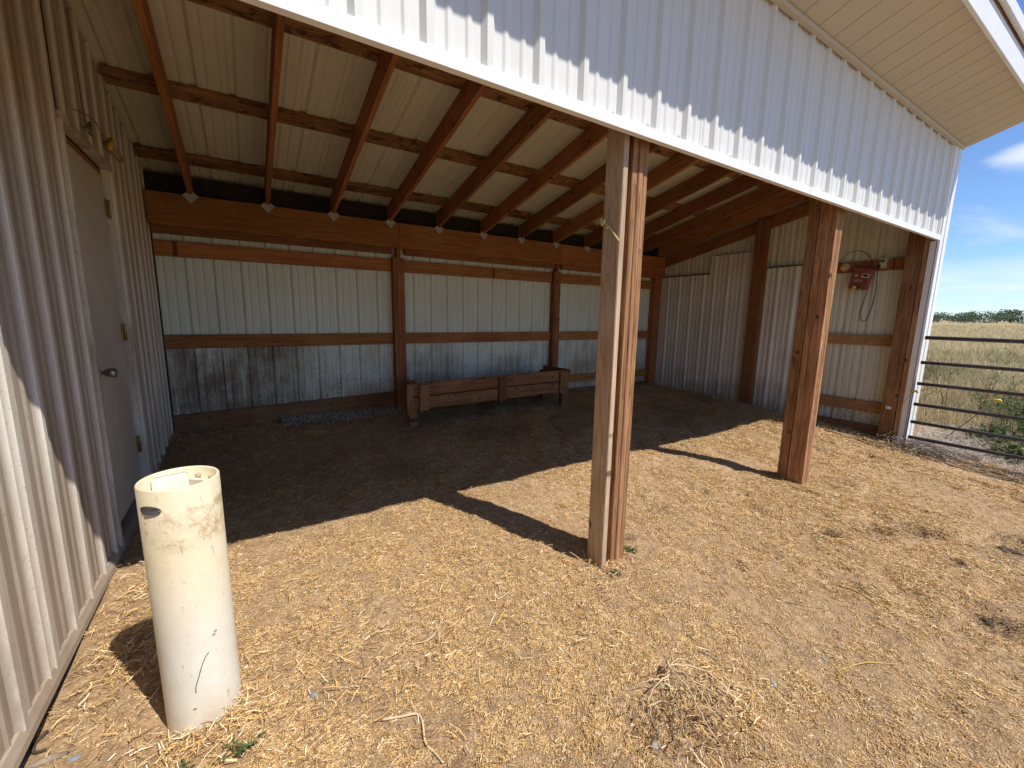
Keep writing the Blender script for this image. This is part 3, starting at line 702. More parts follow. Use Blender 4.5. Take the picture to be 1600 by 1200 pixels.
# ---------------------------------------------------------------- gate
gt = empty('pipe_gate', (7.15, -.10, 0), 'dark steel pipe gate with six horizontal rails beside the shelter corner', 'gate')
GL = -3.7
for z in (1.300, 1.020, .778, .538, .330, .148):
    tube('rail', [(7.15, -.10, z), (7.15, -2.0, z - .004), (7.15, GL, z)], .0215 if z > 1.2 else .0195, STEEL_D, gt, 14)
for y in (-3.70,):
    tube('upright', [(7.15, y, .10), (7.15, y, 1.32)], .021, STEEL_D, gt, 14)
for y in (-1.6, -2.7): bx('brace', 7.126, 7.130, y - .02, y + .02, .13, 1.31, STEEL_D, gt, .0)

# ---------------------------------------------------------------- fence charger and electrics on the end wall
ch = empty('fence_charger', (7.29, .62, 1.85), 'faded red electric fence charger box hanging tilted from the girt', 'fence charger')
TB = Matrix.Translation((7.275, .618, 1.992)) @ Matrix.Rotation(math.radians(9), 4, 'X')
cb = put('case', bev_box(.060, .205, .255, .012, RED, 'case'), ch, TB)
put('hood', bev_box(.074, .215, .030, .008, RED, 'hood'), ch, TB @ Matrix.Translation((-.004, 0, .122)))
put('display_frame', bev_box(.006, .075, .045, .002, WHT, 'display_frame'), ch, TB @ Matrix.Translation((-.032, -.045, .045)))
put('display', bev_box(.004, .055, .026, .001, LCD, 'display'), ch, TB @ Matrix.Translation((-.036, -.045, .045)))
def disc(name, ry, rz, mat, par, Wm, thk=.003, seg=20):
    V = [(-thk, ry * math.cos(2 * math.pi * k / seg), rz * math.sin(2 * math.pi * k / seg)) for k in range(seg)] + [(0, ry * math.cos(2 * math.pi * k / seg), rz * math.sin(2 * math.pi * k / seg)) for k in range(seg)]
    Fc = [tuple(range(seg))] + [(k, seg + k, seg + (k + 1) % seg, (k + 1) % seg) for k in range(seg)] + [tuple(range(seg, 2 * seg))[::-1]]
    return put(name, mesh_np(name, V, Fc, mat), par, Wm)
PINKW = plain('faded_print', (.62, .45, .40), .6)
disc('emblem', .040, .014, PINKW, ch, TB @ Matrix.Translation((-.0305, .012, -.020)) @ Matrix.Rotation(math.radians(-6), 4, 'X'))
disc('emblem_core', .030, .005, RED, ch, TB @ Matrix.Translation((-.0337, .012, -.020)) @ Matrix.Rotation(math.radians(-6), 4, 'X'), .0015)
disc('badge', .018, .014, PINKW, ch, TB @ Matrix.Translation((-.0305, .050, .040)))
for yy, mt in ((.030, YEL), (-.030, GRN)):
    lathe('terminal_knob', [(.016, 0), (.020, .008), (.020, .026), (.012, .032), (0, .033)], mt, ch, TB @ Matrix.Translation((-.028, yy, -.105)) @ Matrix.Rotation(math.radians(-90), 4, 'Y'), 12)
ol = empty('power_outlet', (7.30, .425, 2.16), 'beige electric outlet box screwed to the top girt right of the red charger', 'outlet')
put('box', bev_box(.030, .075, .118, .006, BEIGE, 'outlet_box'), ol, Matrix.Translation((7.292, .425, 2.172)))
put('socket', bev_box(.008, .042, .022, .003, BLACK, 'socket'), ol, Matrix.Translation((7.274, .430, 2.196)))
put('socket', bev_box(.008, .036, .020, .003, WHT, 'socket'), ol, Matrix.Translation((7.274, .425, 2.150)))
c = empty('hanging_cable', (7.28, .5, 2.1), 'black power cord hanging in a long loop below the outlet', 'cord')
tube('cord', spline([(7.262, .460, 2.12), (7.262, .452, 1.95), (7.268, .450, 1.80), (7.272, .475, 1.60), (7.275, .505, 1.49), (7.275, .545, 1.475), (7.272, .575, 1.56), (7.270, .555, 1.72), (7.268, .535, 1.86), (7.262, .535, 1.95)]), .0045, BLACK, c, 8)
tube('plug', [(7.268, .448, 2.15), (7.262, .458, 2.10)], .013, BLACK, c, 8)
tag(tube('lead_wire', spline([(7.285, .87, 2.20), (7.28, .82, 2.30), (7.28, .70, 2.345), (7.28, .60, 2.30), (7.285, .535, 2.20), (7.27, .55, 2.12)]), .0042, BLACK), 'black lead wire arching from the round insulator over the red charger', 'wire')
tag(tube('pale_cable', spline([(7.285, .40, 2.21), (7.29, .30, 2.26), (7.30, .22, 2.36), (7.305, .18, 2.44)]), .0045, BEIGE), 'pale cable rising from the beige outlet to the corner post', 'cable')
ins = empty('round_insulator', (7.29, .825, 2.15), 'round cream insulator with a yellow centre on the top girt', 'insulator')
disc('plate', .050, .050, BEIGE, ins, Matrix.Translation((7.309, .815, 2.155)), .014)
lathe('knob', [(.018, 0), (.022, .012), (.016, .035), (0, .037)], YEL, ins, Matrix.Translation((7.295, .830, 2.150)) @ Matrix.Rotation(math.radians(-90), 4, 'Y'), 12)
tag(tube('twisted_wire', spline([(7.29, .80, 1.72), (7.285, .62, 1.79), (7.28, .47, 1.76), (7.285, .40, 1.79), (7.28, .385, 1.77), (7.285, .37, 1.80), (7.28, .35, 1.775), (7.285, .30, 1.78)]), .0022, WHT), 'thin twisted wire end strung across the end wall behind the cord', 'wire')
wi = empty('white_insulator', (7.17, .185, .43), 'small white insulator cap at the end of the lowest girt', 'insulator')
lathe('cap', [(.018, 0), (.021, .02), (.021, .045), (.012, .058), (0, .060)], WHT, wi, Matrix.Translation((7.175, .155, .452)) @ Matrix.Rotation(math.radians(95), 4, 'X'), 12)
tube('wire', spline([(7.17, .10, .45), (7.12, .02, .48), (7.08, -.05, .60), (7.065, -.10, .695)]), .0022, WIRE, wi, 6)
def rod(x, y, z0, x1, y1, z1, zy, label):
    r = empty('fence_rod', (x, y, z0), label, 'fence post')
    tube('rod', [(x, y, z0 - .05), (x1, y1, z1)], .0055, STEEL_D, r, 8)
    t = (zy - z0) / (z1 - z0); px, py = x + (x1 - x) * t, y + (y1 - y) * t
    o = tube('insulator', [(px, py + .030, zy), (px, py - .030, zy)], .013, YEL, r, 10)
    tube('insulator_arm', [(px, py - .026, zy + .010), (px - .014, py - .034, zy - .008), (px, py - .040, zy - .012)], .008, YEL, o, 8)
rod(7.02, -.105, -.02, 7.08, -.095, .86, .695, 'thin steel fence rod with a yellow insulator leaning on the corner trim')
rod(7.90, -.17, -.02, 7.95, -.62, .62, .60, 'thin slanted fence rod with a yellow insulator standing in the weeds behind the gate')
tw = empty('baling_twine', (2.35, .06, 1.95), 'knotted pale yellow twine tied round the left side of the nearer front post', 'twine')
tube('twine', spline([(2.352, .125, 1.97), (2.348, .09, 1.96), (2.352, .06, 1.935), (2.356, .012, 1.88), (2.36, .002, 1.865)]), .0042, ROPE, tw, 6)
tube('knot', spline([(2.350, .13, 1.99), (2.345, .115, 1.96), (2.350, .10, 1.985), (2.345, .125, 1.97)]), .006, ROPE, tw, 6)
for k in range(6):
    a = k * 1.1; tube('fray', [(2.350, .12 - .012 * k, 1.975 - .006 * k), (2.330, .12 - .012 * k + .03 * math.cos(a), 1.975 + .035 * math.sin(a) - .01)], .0011, ROPE, tw, 4)

# ---------------------------------------------------------------- straw litter
CX, CY = .6728, -1.6403
def in_view(x, y, pad=.12):
    d = np.stack([x - CX, y - CY], -1); f = np.array([.5355, .8445]); r = np.array([.8445, -.5355])
    w_ = d @ f; u_ = d @ r
    return (w_ > .3) & (np.abs(u_) < w_ * 1.30 + .9)
def scatter(n, x0, x1, y0, y1, dens):
    x = rng.uniform(x0, x1, n); y = rng.uniform(y0, y1, n)
    k = (rng.random(n) < dens(x, y)) & in_view(x, y); return x[k], y[k]
PAL = np.array([(.70, .48, .22), (.78, .58, .31), (.62, .39, .16), (.90, .76, .52), (.50, .30, .12), (.72, .44, .13), (.34, .20, .10)])
PALW = np.array([.24, .18, .20, .10, .12, .05, .11])
def strips(x, y, L, Wd, zoff, tilt, pal=PAL, palw=PALW, bend=.25, ali=None, dark=None, zf=hgt):
    n = len(x); th = rng.uniform(0, 2 * np.pi, n)
    if ali is not None: th = np.where(rng.random(n) < .45, ali + rng.normal(0, .45, n), th)
    dx, dy = np.cos(th), np.sin(th); bn = rng.normal(0, bend, n)
    z = zf(x, y) + zoff; tl = rng.normal(0, tilt, n)
    px, py = -dy, dx; roll = rng.normal(0, .5, n)
    V = np.empty((n, 6, 3), np.float32)
    for k, t in enumerate((-.5, 0, .5)):
        cx = x + dx * L * t + px * bn * L * (t * t) * 1.4; cy = y + dy * L * t + py * bn * L * (t * t) * 1.4
        cz = z + tl * L * t + np.where(t == 0, .0008, 0) + np.abs(tl) * L * .5
        for s, sg in ((0, -1), (1, 1)):
            wv = Wd * (.5 if t == 0 else .38) * sg
            V[:, 2 * k + s, 0] = cx + px * wv; V[:, 2 * k + s, 1] = cy + py * wv; V[:, 2 * k + s, 2] = cz + roll * wv
    b = (np.arange(n) * 6)[:, None]
    Q = np.concatenate([b + np.array([0, 1, 3, 2]), b + np.array([2, 3, 5, 4])], 0)
    c = pal[rng.choice(len(pal), n, p=palw / palw.sum())] * rng.uniform(.75, 1.2, n)[:, None]
    if dark is not None: c = c * dark[:, None]
    return V.reshape(-1, 3), Q, np.repeat(c, 6, 0)
def join(lst):
    V = []; Q = []; Cc = []; o = 0
    for v, q, c in lst: V.append(v); Q.append(q + o); Cc.append(c); o += len(v)
    return np.concatenate(V), np.concatenate(Q), np.concatenate(Cc)
def mask(x, y):
    m_ = np.clip((fbm(x + 3, y + 8, 1.5, 4) + .19) * 3.4, .14, 1)
    m_ = m_ * np.clip((fbm(x, y, 6.0, 3) + .17) * 4.5, .22, 1) * np.clip((fbm(x + 7, y, 22.0, 2) + .12) * 6, .15, 1) * 1.7
    m_ = np.where((x < .32) & (y < .9), m_ * np.clip(.25 + fbm(x, y + 2, 4, 2) * 3, .08, 1), m_)          # bare dirt along the barn wall
    m_ = np.where((x > 1.1) & (x < 3.4) & (y < -.65), m_ * .55, m_)
    m_ = np.where((x > 3.0) & (y > -.8), np.clip(m_ * 1.5, 0, 1), m_)
    m_ = m_ * np.where(x > 7.3, np.clip((8.0 - x) / .7, .0, 1), 1)
    m_ = np.where((y > 3.0), m_ * .75, m_)
    return m_
parts = []
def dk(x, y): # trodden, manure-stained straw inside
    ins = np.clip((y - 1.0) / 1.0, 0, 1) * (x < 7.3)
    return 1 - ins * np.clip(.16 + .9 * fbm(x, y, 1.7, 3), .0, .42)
ali = lambda x, y: 1.2 + 3.0 * fbm(x, y, .6, 2)
def chips(x, y, L, Wd, zoff, tilt, ali=None, dark=None):
    n = len(x); th = rng.uniform(0, 2 * np.pi, n)
    if ali is not None: th = np.where(rng.random(n) < .45, ali + rng.normal(0, .45, n), th)
    dx, dy = np.cos(th), np.sin(th); z = hgt(x, y) + zoff; tl = rng.normal(0, tilt, n); roll = rng.normal(0, .6, n)
    V = np.empty((n, 4, 3), np.float32)
    for k, (t, sg) in enumerate(((-.5, -1), (-.5, 1), (.5, 1), (.5, -1))):
        V[:, k, 0] = x + dx * L * t - dy * Wd * .5 * sg; V[:, k, 1] = y + dy * L * t + dx * Wd * .5 * sg
        V[:, k, 2] = z + tl * L * t + np.abs(tl) * L * .5 + roll * Wd * .5 * sg + np.abs(roll) * Wd * .5
    c = PAL[rng.choice(len(PAL), n, p=PALW / PALW.sum())] * rng.uniform(.7, 1.15, n)[:, None]
    if dark is not None: c = c * dark[:, None]
    return V.reshape(-1, 3), np.arange(n * 4).reshape(n, 4), np.repeat(c, 4, 0)
for rep in range(5):
    x, y = scatter(900000, -.05, 8.2, -2.0, 3.75, lambda x, y: mask(x, y) * np.clip(2.6 / (np.hypot(x - CX, y - CY) + .1), .3, 1) * np.where(y > 1.5, .8, 1) * 1.0)
    n = len(x); d = np.hypot(x - CX, y - CY)
    L = rng.lognormal(-4.65, .50, n) * np.clip(.75 + d * .12, 1, 1.6); Wd = rng.uniform(.0010, .0022, n) * np.clip(.7 + d * .14, 1, 1.7)
    parts.append(chips(x, y, L, Wd, rng.uniform(.000, .006, n), .16, ali=ali(x, y), dark=dk(x, y)))
x, y = scatter(60000, -.05, 8.2, -2.0, 3.75, lambda x, y: mask(x, y) ** 1.5 * np.clip(fbm(x + 40, y, 3.0, 3) * 3 + .35, .05, 1))
n = len(x); d = np.hypot(x - CX, y - CY)
L = rng.lognormal(-3.65, .42, n); Wd = rng.uniform(.0014, .0030, n)
parts.append(strips(x, y, L, Wd, rng.uniform(.004, .013, n), .12, ali=ali(x, y), dark=dk(x, y)))
# loose heaps: along the end wall, at the barn corner, by the pipe
def heap(cx, cy, sx, sy, n, zl=.03, sc_=1.0, pal=PAL, palw=PALW, zf=hgt):
    x = rng.normal(cx, sx, n); y = rng.normal(cy, sy, n)
    return strips(x, y, rng.lognormal(-3.45, .42, n) * sc_, rng.uniform(.0018, .0038, n), rng.uniform(.004, zl, n), .3, pal, palw, dark=dk(x, y), zf=near_z)
parts += [heap(.20, .95, .10, .35, 700), heap(.12, .55, .08, .16, 350), heap(.45, .02, .12, .07, 380), heap(6.9, 1.2, .25, .6, 2500, .05),
          heap(6.95, 2.6, .22, .6, 2200, .08), heap(2.1, -.85, .14, .10, 500), heap(1.0, .05, .5, .3, 900), heap(7.05, -.10, .22, .16, 900), heap(2.38, -.02, .15, .1, 250),
          heap(1.9, .1, .5, .3, 500), heap(.30, 3.1, .2, .3, 500, .05), heap(4.0, 3.3, 1.5, .25, 900)]
DPAL = np.array([(.14, .09, .05), (.09, .06, .035), (.24, .16, .09), (.42, .28, .14)]); DW = np.array([.35, .3, .2, .15])
for hx2, hy2, sx2, sy2, n2 in ((4.45, -.66, .07, .05, 500), (4.68, -.82, .07, .05, 450), (4.10, -.50, .05, .04, 300), (5.02, -1.22, .14, .07, 1100), (3.82, -1.33, .10, .06, 800), (2.76, .15, .03, .02, 120),
                               (4.38, -1.10, .03, .02, 120), (1.90, -.80, .10, .08, 700), (3.3, .3, .08, .05, 200), (5.25, -.15, .1, .05, 250), (3.5, -.9, .04, .03, 100), (3.0, 2.6, .5, .3, 1300), (5.0, 2.2, .7, .4, 1300)):
    parts.append(heap(hx2, hy2, sx2, sy2, int(n2 * (.45 if hy2 < 1 else 1)), .012, .7, DPAL, DW))
V, Q, Cc = join(parts)
# keep litter out of the wall and the pipe
s_ = put('straw_litter', fast_mesh('straw_litter', V, Q, STRAW, Cc)); s_['kind'] = 'stuff'; s_['label'] = 'golden chopped straw scattered over the whole dirt floor'
GREYSTR = np.array([(.50, .43, .35), (.42, .34, .26), (.60, .52, .43), (.26, .19, .13)]); GW = np.array([.3, .3, .25, .15])
V, Q, Cc = join([heap(7.30, -.30, .20, .16, 3200, .10, 2.6, GREYSTR, GW), heap(7.85, -.40, .40, .24, 4200, .10, 2.6, GREYSTR, GW), heap(7.5, -.10, .22, .10, 700, .08, 1.6, GREYSTR, GW), heap(8.3, -.7, .5, .30, 5000, .03, 1.8, GREYSTR, GW), heap(9.3, -.5, .8, .45, 5000, .05, 2.2, GREYSTR, GW), heap(7.6, -1.0, .3, .2, 2500, .02, 1.4, GREYSTR, GW)])
_ = 0
s_ = put('dead_grass_tangle', fast_mesh('dead_grass_tangle', V, Q, STRAW, Cc)); s_['kind'] = 'stuff'; s_['label'] = 'grey tangled dead grass at the foot of the gate'

# single long stems and sticks one can pick out
def hz(x, y): return float(hgt(x, y))
def gpts(L, up=.006): return [(x, y, hz(x, y) + up) for x, y in L]
STEM = plain('dry_stem', (.66, .50, .31), .7, 0, .2, .2, 60); STEM_D = plain('brown_stem', (.38, .26, .15), .75, 0, .3, .25, 60); STEM_Y = plain('golden_stem', (.62, .42, .12), .6, 0, .2, .2, 60)
st = tag(tube('stick', spline(gpts([(1.001, -.257), (1.06, -.285), (1.118, -.303), (1.125, -.345), (1.108, -.42), (1.120, -.47), (1.131, -.525)], .008), 5), .0048, STEM, None, 7, .0035), 'pale crooked stick with a sharp bend lying on the dirt', 'stick')
for nme, L_, r, mt, lab in (
    ('straw_stem', [(3.44, -.80), (3.46, -.87), (3.425, -.98)], .005, STEM_Y, 'flat golden stem lying diagonally on the right part of the yard'),
    ('straw_stem', [(1.20, .03), (1.30, .02), (1.42, .12)], .003, STEM, 'long thin pale stem with a kink lying near the middle of the yard'),
    ('straw_stem', [(1.60, -.07), (1.66, -.02), (1.70, .01)], .005, STEM_Y, 'short broad yellow leaf blade on the dirt in mid yard'),
    ('straw_stem', [(.14, .62), (.24, .70), (.32, .80), (.36, .83)], .004, STEM_Y, 'long golden stem in the straw between barn wall and pipe'),
    ('straw_stem', [(1.75, .30), (1.95, .33), (2.02, .24)], .0035, STEM_D, 'brown seed stalk lying left of the nearer front post'),
    ('straw_stem', [(3.0, -.72), (3.12, -.83), (3.30, -.90)], .0026, STEM_D, 'thin brown stem curving through the lower right straw'),
    ('straw_stem', [(2.75, -1.05), (2.90, -1.10), (3.0, -1.18)], .0026, STEM_Y, 'thin golden stem close to the bottom edge right of the uprooted weed')):
    tag(tube(nme, spline(gpts(L_, .007), 5), r, mt, None, 6, r * .6), lab, 'stem')
# uprooted dry weed
rt = empty('uprooted_weed', (2.07, -.70, hz(2.07, -.7)), 'uprooted dry weed with long pale branching stems lying on the dirt', 'weed')
H0 = hz(2.06, -.72)
def rs(L_, r, mt=STEM):
    r *= .95; tube('stem', [q + Vector((random.gauss(0, .0022), random.gauss(0, .0022), random.gauss(0, .0015))) for q in spline([(a, b, H0 + c) for a, b, c in L_], 5)], r, mt, rt, 6, r * .3)
rs([(2.10, -.665, .03), (2.075, -.69, .05), (2.045, -.715, .06), (2.01, -.74, .04), (1.97, -.80, .02)], .0055)
rs([(2.06, -.70, .055), (2.12, -.745, .06), (2.175, -.80, .05), (2.19, -.88, .03), (2.20, -.96, .01)], .0042)
rs([(2.05, -.71, .06), (2.07, -.80, .07), (2.04, -.90, .05), (2.05, -1.00, .01)], .0036)
rs([(2.045, -.715, .06), (2.03, -.82, .06), (1.98, -.92, .04), (1.97, -1.00, .01)], .0036)
rs([(2.03, -.73, .05), (1.95, -.74, .07), (1.87, -.76, .05), (1.83, -.82, .01)], .0034)
rs([(2.01, -.74, .045), (1.93, -.70, .05), (1.86, -.67, .02)], .0030)
rs([(1.97, -.80, .025), (1.93, -.86, .03), (1.87, -.90, .02), (1.80, -.94, .0)], .0040, STEM_D)
rs([(1.98, -.79, .025), (1.94, -.82, .04), (1.92, -.90, .01)], .0034, STEM_D)
rs([(2.06, -.70, .05), (2.14, -.70, .05), (2.20, -.74, .02)], .0026)
rs([(2.07, -.80, .065), (2.12, -.86, .04), (2.14, -.94, .01)], .0024)
rs([(2.05, -.71, .055), (2.10, -.78, .05), (2.12, -.90, .02)], .0026, STEM_D)
for k in range(16):
    a = rng.uniform(3.3, 5.9); l = rng.uniform(.08, .24); ox, oy = rng.normal(1.93, .06), rng.normal(-.86, .05)
    rs([(ox, oy, .0), (ox + .5 * l * math.cos(a), oy + .5 * l * math.sin(a), rng.uniform(.02, .05)), (ox + l * math.cos(a + .3), oy + l * math.sin(a + .3), .0)], .0022, STEM_D)

# clods, stones
def rock(name, x, y, sx, sy, sz, mat, label, cat, group=None, amp=.25, seed=0, lump=2):
    bm = bmesh.new(); bmesh.ops.create_icosphere(bm, subdivisions=3, radius=1)
    for v in bm.verts:
        q = v.co; a = 1 + amp * (vn(np.array(q.x * lump + seed), np.array(q.y * lump + q.z * 1.7 + seed * 3)) - .5) * 2 + amp * .5 * (vn(np.array(q.x * 6 + seed), np.array(q.y * 6 + q.z * 5)) - .5)
        v.co = Vector((q.x * sx, q.y * sy, q.z * sz)) * float(a)
    me = bpy.data.meshes.new(name); bm.to_mesh(me); bm.free(); me.materials.append(mat); me.shade_smooth()
    o = put(name, me, None, Matrix.Translation((x, y, hz(x, y) + sz * .05)) @ Matrix.Rotation(seed * 1.3, 4, 'Z')); tag(o, label, cat, group); return o
for k, (x, y, s, lab) in enumerate(((4.10, -.50, .045, 'dry brown dung clod with straw, left end of the row of clods on the right'), (4.47, -.62, .05, 'dark crumbled dung clod in a hoof print beyond the row centre'), (4.66, -.80, .045, 'dark dung clod second from the right edge of the yard'),
     (5.05, -1.20, .08, 'largest dark dung clod at the right edge of the photo'), (3.86, -1.31, .06, 'dark dung clod near the lower right edge'), (4.37, -1.10, .022, 'tiny black clod between the larger dung clods'), (2.76, .15, .022, 'small dark clod just right of the nearer front post'))):
    rock('dung_clod', x, y, s * .62, s * .42, s * .22, MANURE, lab, 'clod', None, .7, k + 1, 3.4)
rock('stone', .799, -.027, .011, .014, .007, SLATE, 'small blue-grey stone chip right of the cream pipe', 'stone', None, .2, 1)
rock('stone', .090, .122, .019, .014, .006, SLATE, 'flat blue-grey pebble at the lower left beside the base of the wall', 'stone', None, .1, 2)
rock('stone', 2.425, -.943, .018, .010, .008, STONE, 'small grey stone right of the uprooted weed', 'stone', None, .3, 3)
rock('stone', 2.781, -.991, .014, .010, .008, SLATE, 'dark grey stone to the far right of the uprooted weed', 'stone', None, .3, 4)
rock('stone', 1.80, -.86, .022, .020, .007, STONE, 'round pale stone half buried left of the uprooted weed', 'stone', None, .1, 5)
rock('stone', .022, .150, .014, .055, .012, plain('tan_stone', (.33, .25, .18), .9, 0, .5, .3, 60), 'long pale stone lying against the barn wall base', 'stone', None, .2, 6)
rock('stone', 7.10, -.13, .07, .035, .025, STONE, 'flat grey stone at the foot of the corner post', 'stone', None, .3, 7)
rock('stone', 7.70, -.16, .035, .03, .03, STONE, 'brown stone in the dead grass under the gate', 'stone', None, .3, 8)
tag(tube('bark_curl', spline(gpts([(-.01, .27), (-.03, .235), (-.02, .195), (.01, .185)], .008), 5), .007, MANURE, None, 6, .004), 'small dark curled bark strip near the barn wall corner', 'bark')
# pale rubble at the foot of the back wall
n = 1700; x = rng.uniform(.95, 2.32, n); y = rng.normal(3.66, .07, n); s = rng.uniform(.005, .016, n)
V = []; Fq = []
oct_ = np.array([(1, 0, 0), (0, 1, 0), (-1, 0, 0), (0, -1, 0), (0, 0, 1), (0, 0, -1)], float)
tri = np.array([(0, 1, 4), (1, 2, 4), (2, 3, 4), (3, 0, 4), (1, 0, 5), (2, 1, 5), (3, 2, 5), (0, 3, 5)])
Vv = (oct_[None] * rng.uniform(.6, 1.2, (n, 6, 1)) * s[:, None, None]); Vv[:, :, 0] += x[:, None]; Vv[:, :, 1] += y[:, None]; Vv[:, :, 2] += (hgt(x, y) + .004 + .05 * np.clip((y - 3.55) / .2, 0, 1))[:, None]
T = (tri[None] + (np.arange(n) * 6)[:, None, None]).reshape(-1, 3)
cc = np.repeat(np.array([(.50, .45, .39)]) * rng.uniform(.5, 1.2, (n, 1)), 6, 0)
o = put('gravel', fast_mesh('gravel', Vv.reshape(-1, 3), T, LEAF, cc)); o['kind'] = 'stuff'; o['label'] = 'pale grey rubble showing under the lowest board of the back wall'

# ---------------------------------------------------------------- plants
def leaf_mesh(name, segs, leaves, par, mat=LEAF, label=None):
    """segs: list of (p0,p1,r) thin stems; leaves: arrays (pos, dir, length, width, colour)"""
    V = []; Fc = []; Cc = []
    for p0, p1, r, c in segs:
        p0 = Vector(p0); p1 = Vector(p1); t = (p1 - p0).normalized(); a = t.cross(Vector((.3, .2, .9))).normalized(); b = t.cross(a); o = len(V)
        for p, rr in ((p0, r), (p1, r * .7)):
            for k in range(3): an = 2.094 * k; V.append(p + (a * math.cos(an) + b * math.sin(an)) * rr); Cc.append(c)
        for k in range(3): Fc.append((o + k, o + (k + 1) % 3, o + 3 + (k + 1) % 3, o + 3 + k))
    for p, d, l, wd, c in leaves:
        p = Vector(p); d = Vector(d).normalized(); s = d.cross(Vector((random.uniform(-1, 1), random.uniform(-1, 1), 1.2))).normalized(); o = len(V)
        nrm = d.cross(s)
        V += [p, p + d * l * .45 + s * wd * .5 + nrm * l * .06, p + d * l, p + d * l * .45 - s * wd * .5 + nrm * l * .06]; Cc += [c] * 4
        Fc.append((o, o + 1, o + 2, o + 3))
    me = bpy.data.meshes.new(name); me.from_pydata([tuple(v) for v in V], [], Fc); me.update()
    a = me.attributes.new('tint', 'FLOAT_COLOR', 'POINT'); ar = np.ones((len(V), 4), np.float32); ar[:, :3] = np.array(Cc); a.data.foreach_set('color', ar.ravel()); me.materials.append(mat)
    return put(name, me, par)
def rc(base, v=.3): k = random.uniform(1 - v, 1 + v); return tuple(b * k for b in base)
def weed(name, x, y, z, R, H, nst, green, label, leafl=.03, density=26, group=None, spread=1.0, stemc=(.20, .17, .08)):
    e_ = empty(name, (x, y, z), label, 'plant', group)
    segs = []; lv = []
    for k in range(nst):
        a = random.uniform(0, 6.28); tl = random.uniform(.1, 1) * spread; h = H * random.uniform(.6, 1.0)
        tip = Vector((math.cos(a) * R * tl, math.sin(a) * R * tl, h * (1.05 - .45 * tl))); prev = Vector((x, y, z - .02)); N = 5
        for s in range(1, N + 1):
            t = s / N; q = Vector((x, y, z)) + Vector((tip.x * t ** .8, tip.y * t ** .8, tip.z * t ** 1.1)) + Vector((random.gauss(0, .01), random.gauss(0, .01), 0))
            segs.append((prev, q, .0022 * (1.3 - t) + .0006, rc(stemc)))
            for j in range(density // N):
                f = random.random(); p = prev.lerp(q, f); dd = Vector((random.gauss(0, 1), random.gauss(0, 1), random.uniform(-.2, .9)))
                lv.append((p, dd, leafl * random.uniform(.5, 1.3), leafl * random.uniform(.25, .5), rc(green)))
            prev = q
    leaf_mesh('stem', segs, [], e_); leaf_mesh('foliage', [], lv, e_); return e_
G1 = (.09, .14, .045); G2 = (.15, .18, .065); G3 = (.16, .16, .06)
weed('green_weed', .56, -.115, hz(.56, -.115), .06, .045, 9, G1, 'small low green weed in the straw right of the pipe foot', .014, 22)
weed('green_weed', .40, -.11, hz(.4, -.11), .05, .03, 7, G1, 'tiny green weed at the bottom edge below the pipe', .016, 16)
weed('green_weed', 2.64, .03, hz(2.64, .03), .06, .05, 9, G1, 'small green weed right against the foot of the nearer front post', .016, 18)
weed('green_weed', 2.40, -.09, hz(2.4, -.09), .05, .035, 8, G1, 'tiny dark green weed in the straw in front of the nearer front post', .015, 18)
weed('green_weed', 7.32, -.62, hz(7.32, -.62), .07, .05, 8, (.10, .15, .04), 'small bright green weed on the bare dirt below the gate', .02, 20)
for k, (x, y, R, H, c, lab) in enumerate((
    (8.45, -.95, .36, .50, G1, 'bushy dark green weed behind the gate at the right edge'),
    (8.20, -.60, .28, .30, G1, 'low dark green weed left of the bushy one behind the gate'),
    (7.75, -.82, .26, .22, G2, 'low spreading green weed under the bottom gate rail'),
    (9.40, -.65, .45, .70, G2, 'taller light green weed behind the middle gate rails'),
    (9.2, -1.1, .45, .60, G1, 'tall dark green weed at the far right behind the gate'),
    (10.4, -.35, .5, .65, G2, 'pale green weed standing farther back behind the gate'))):
    weed('field_weed', x, y, float(near_z(np.array(x), np.array(y))), R, H, 34, c, lab, .045, 60)
# tall dry stalks
for k, (x, y, H, lab) in enumerate(((9.6, .35, .95, 'tall thin dry stalk nearest the corner trim'), (10.2, .25, .90, 'tall dry stalk second from the corner trim'), (10.6, -.05, 1.0, 'tall leaning dry stalk in the middle behind the gate'),
                                     (10.9, -.45, .85, 'thin dry stalk behind the yellow insulator'), (11.3, -.95, .95, 'reddish dry stalk near the right edge behind the gate'))):
    z = float(near_z(np.array(x), np.array(y))); e_ = empty('dry_stalk', (x, y, z), lab, 'plant'); segs = []; lv = []
    for b in range(3):
        prev = Vector((x, y, z)); lean = Vector((random.gauss(0, .16), random.gauss(0, .16), 1))
        for s in range(7):
            q = prev + lean * H / 7 * (1 - .15 * b) + Vector((random.gauss(0, .015), random.gauss(0, .015), 0)); segs.append((prev, q, .006 - .0006 * s, (.16, .12, .06)))
            if s > 1:
                for j in range(2):
                    a = random.uniform(0, 6.28); r_ = q + Vector((math.cos(a) * .12, math.sin(a) * .12, .10)); segs.append((q, r_, .0025, (.18, .13, .06)))
                    for m_i in range(4): lv.append((q.lerp(r_, random.random()), (random.gauss(0, 1), random.gauss(0, 1), .5), .03, .012, rc((.17, .14, .06))))
            prev = q
    leaf_mesh('stem', segs, [], e_); leaf_mesh('foliage', [], lv, e_)
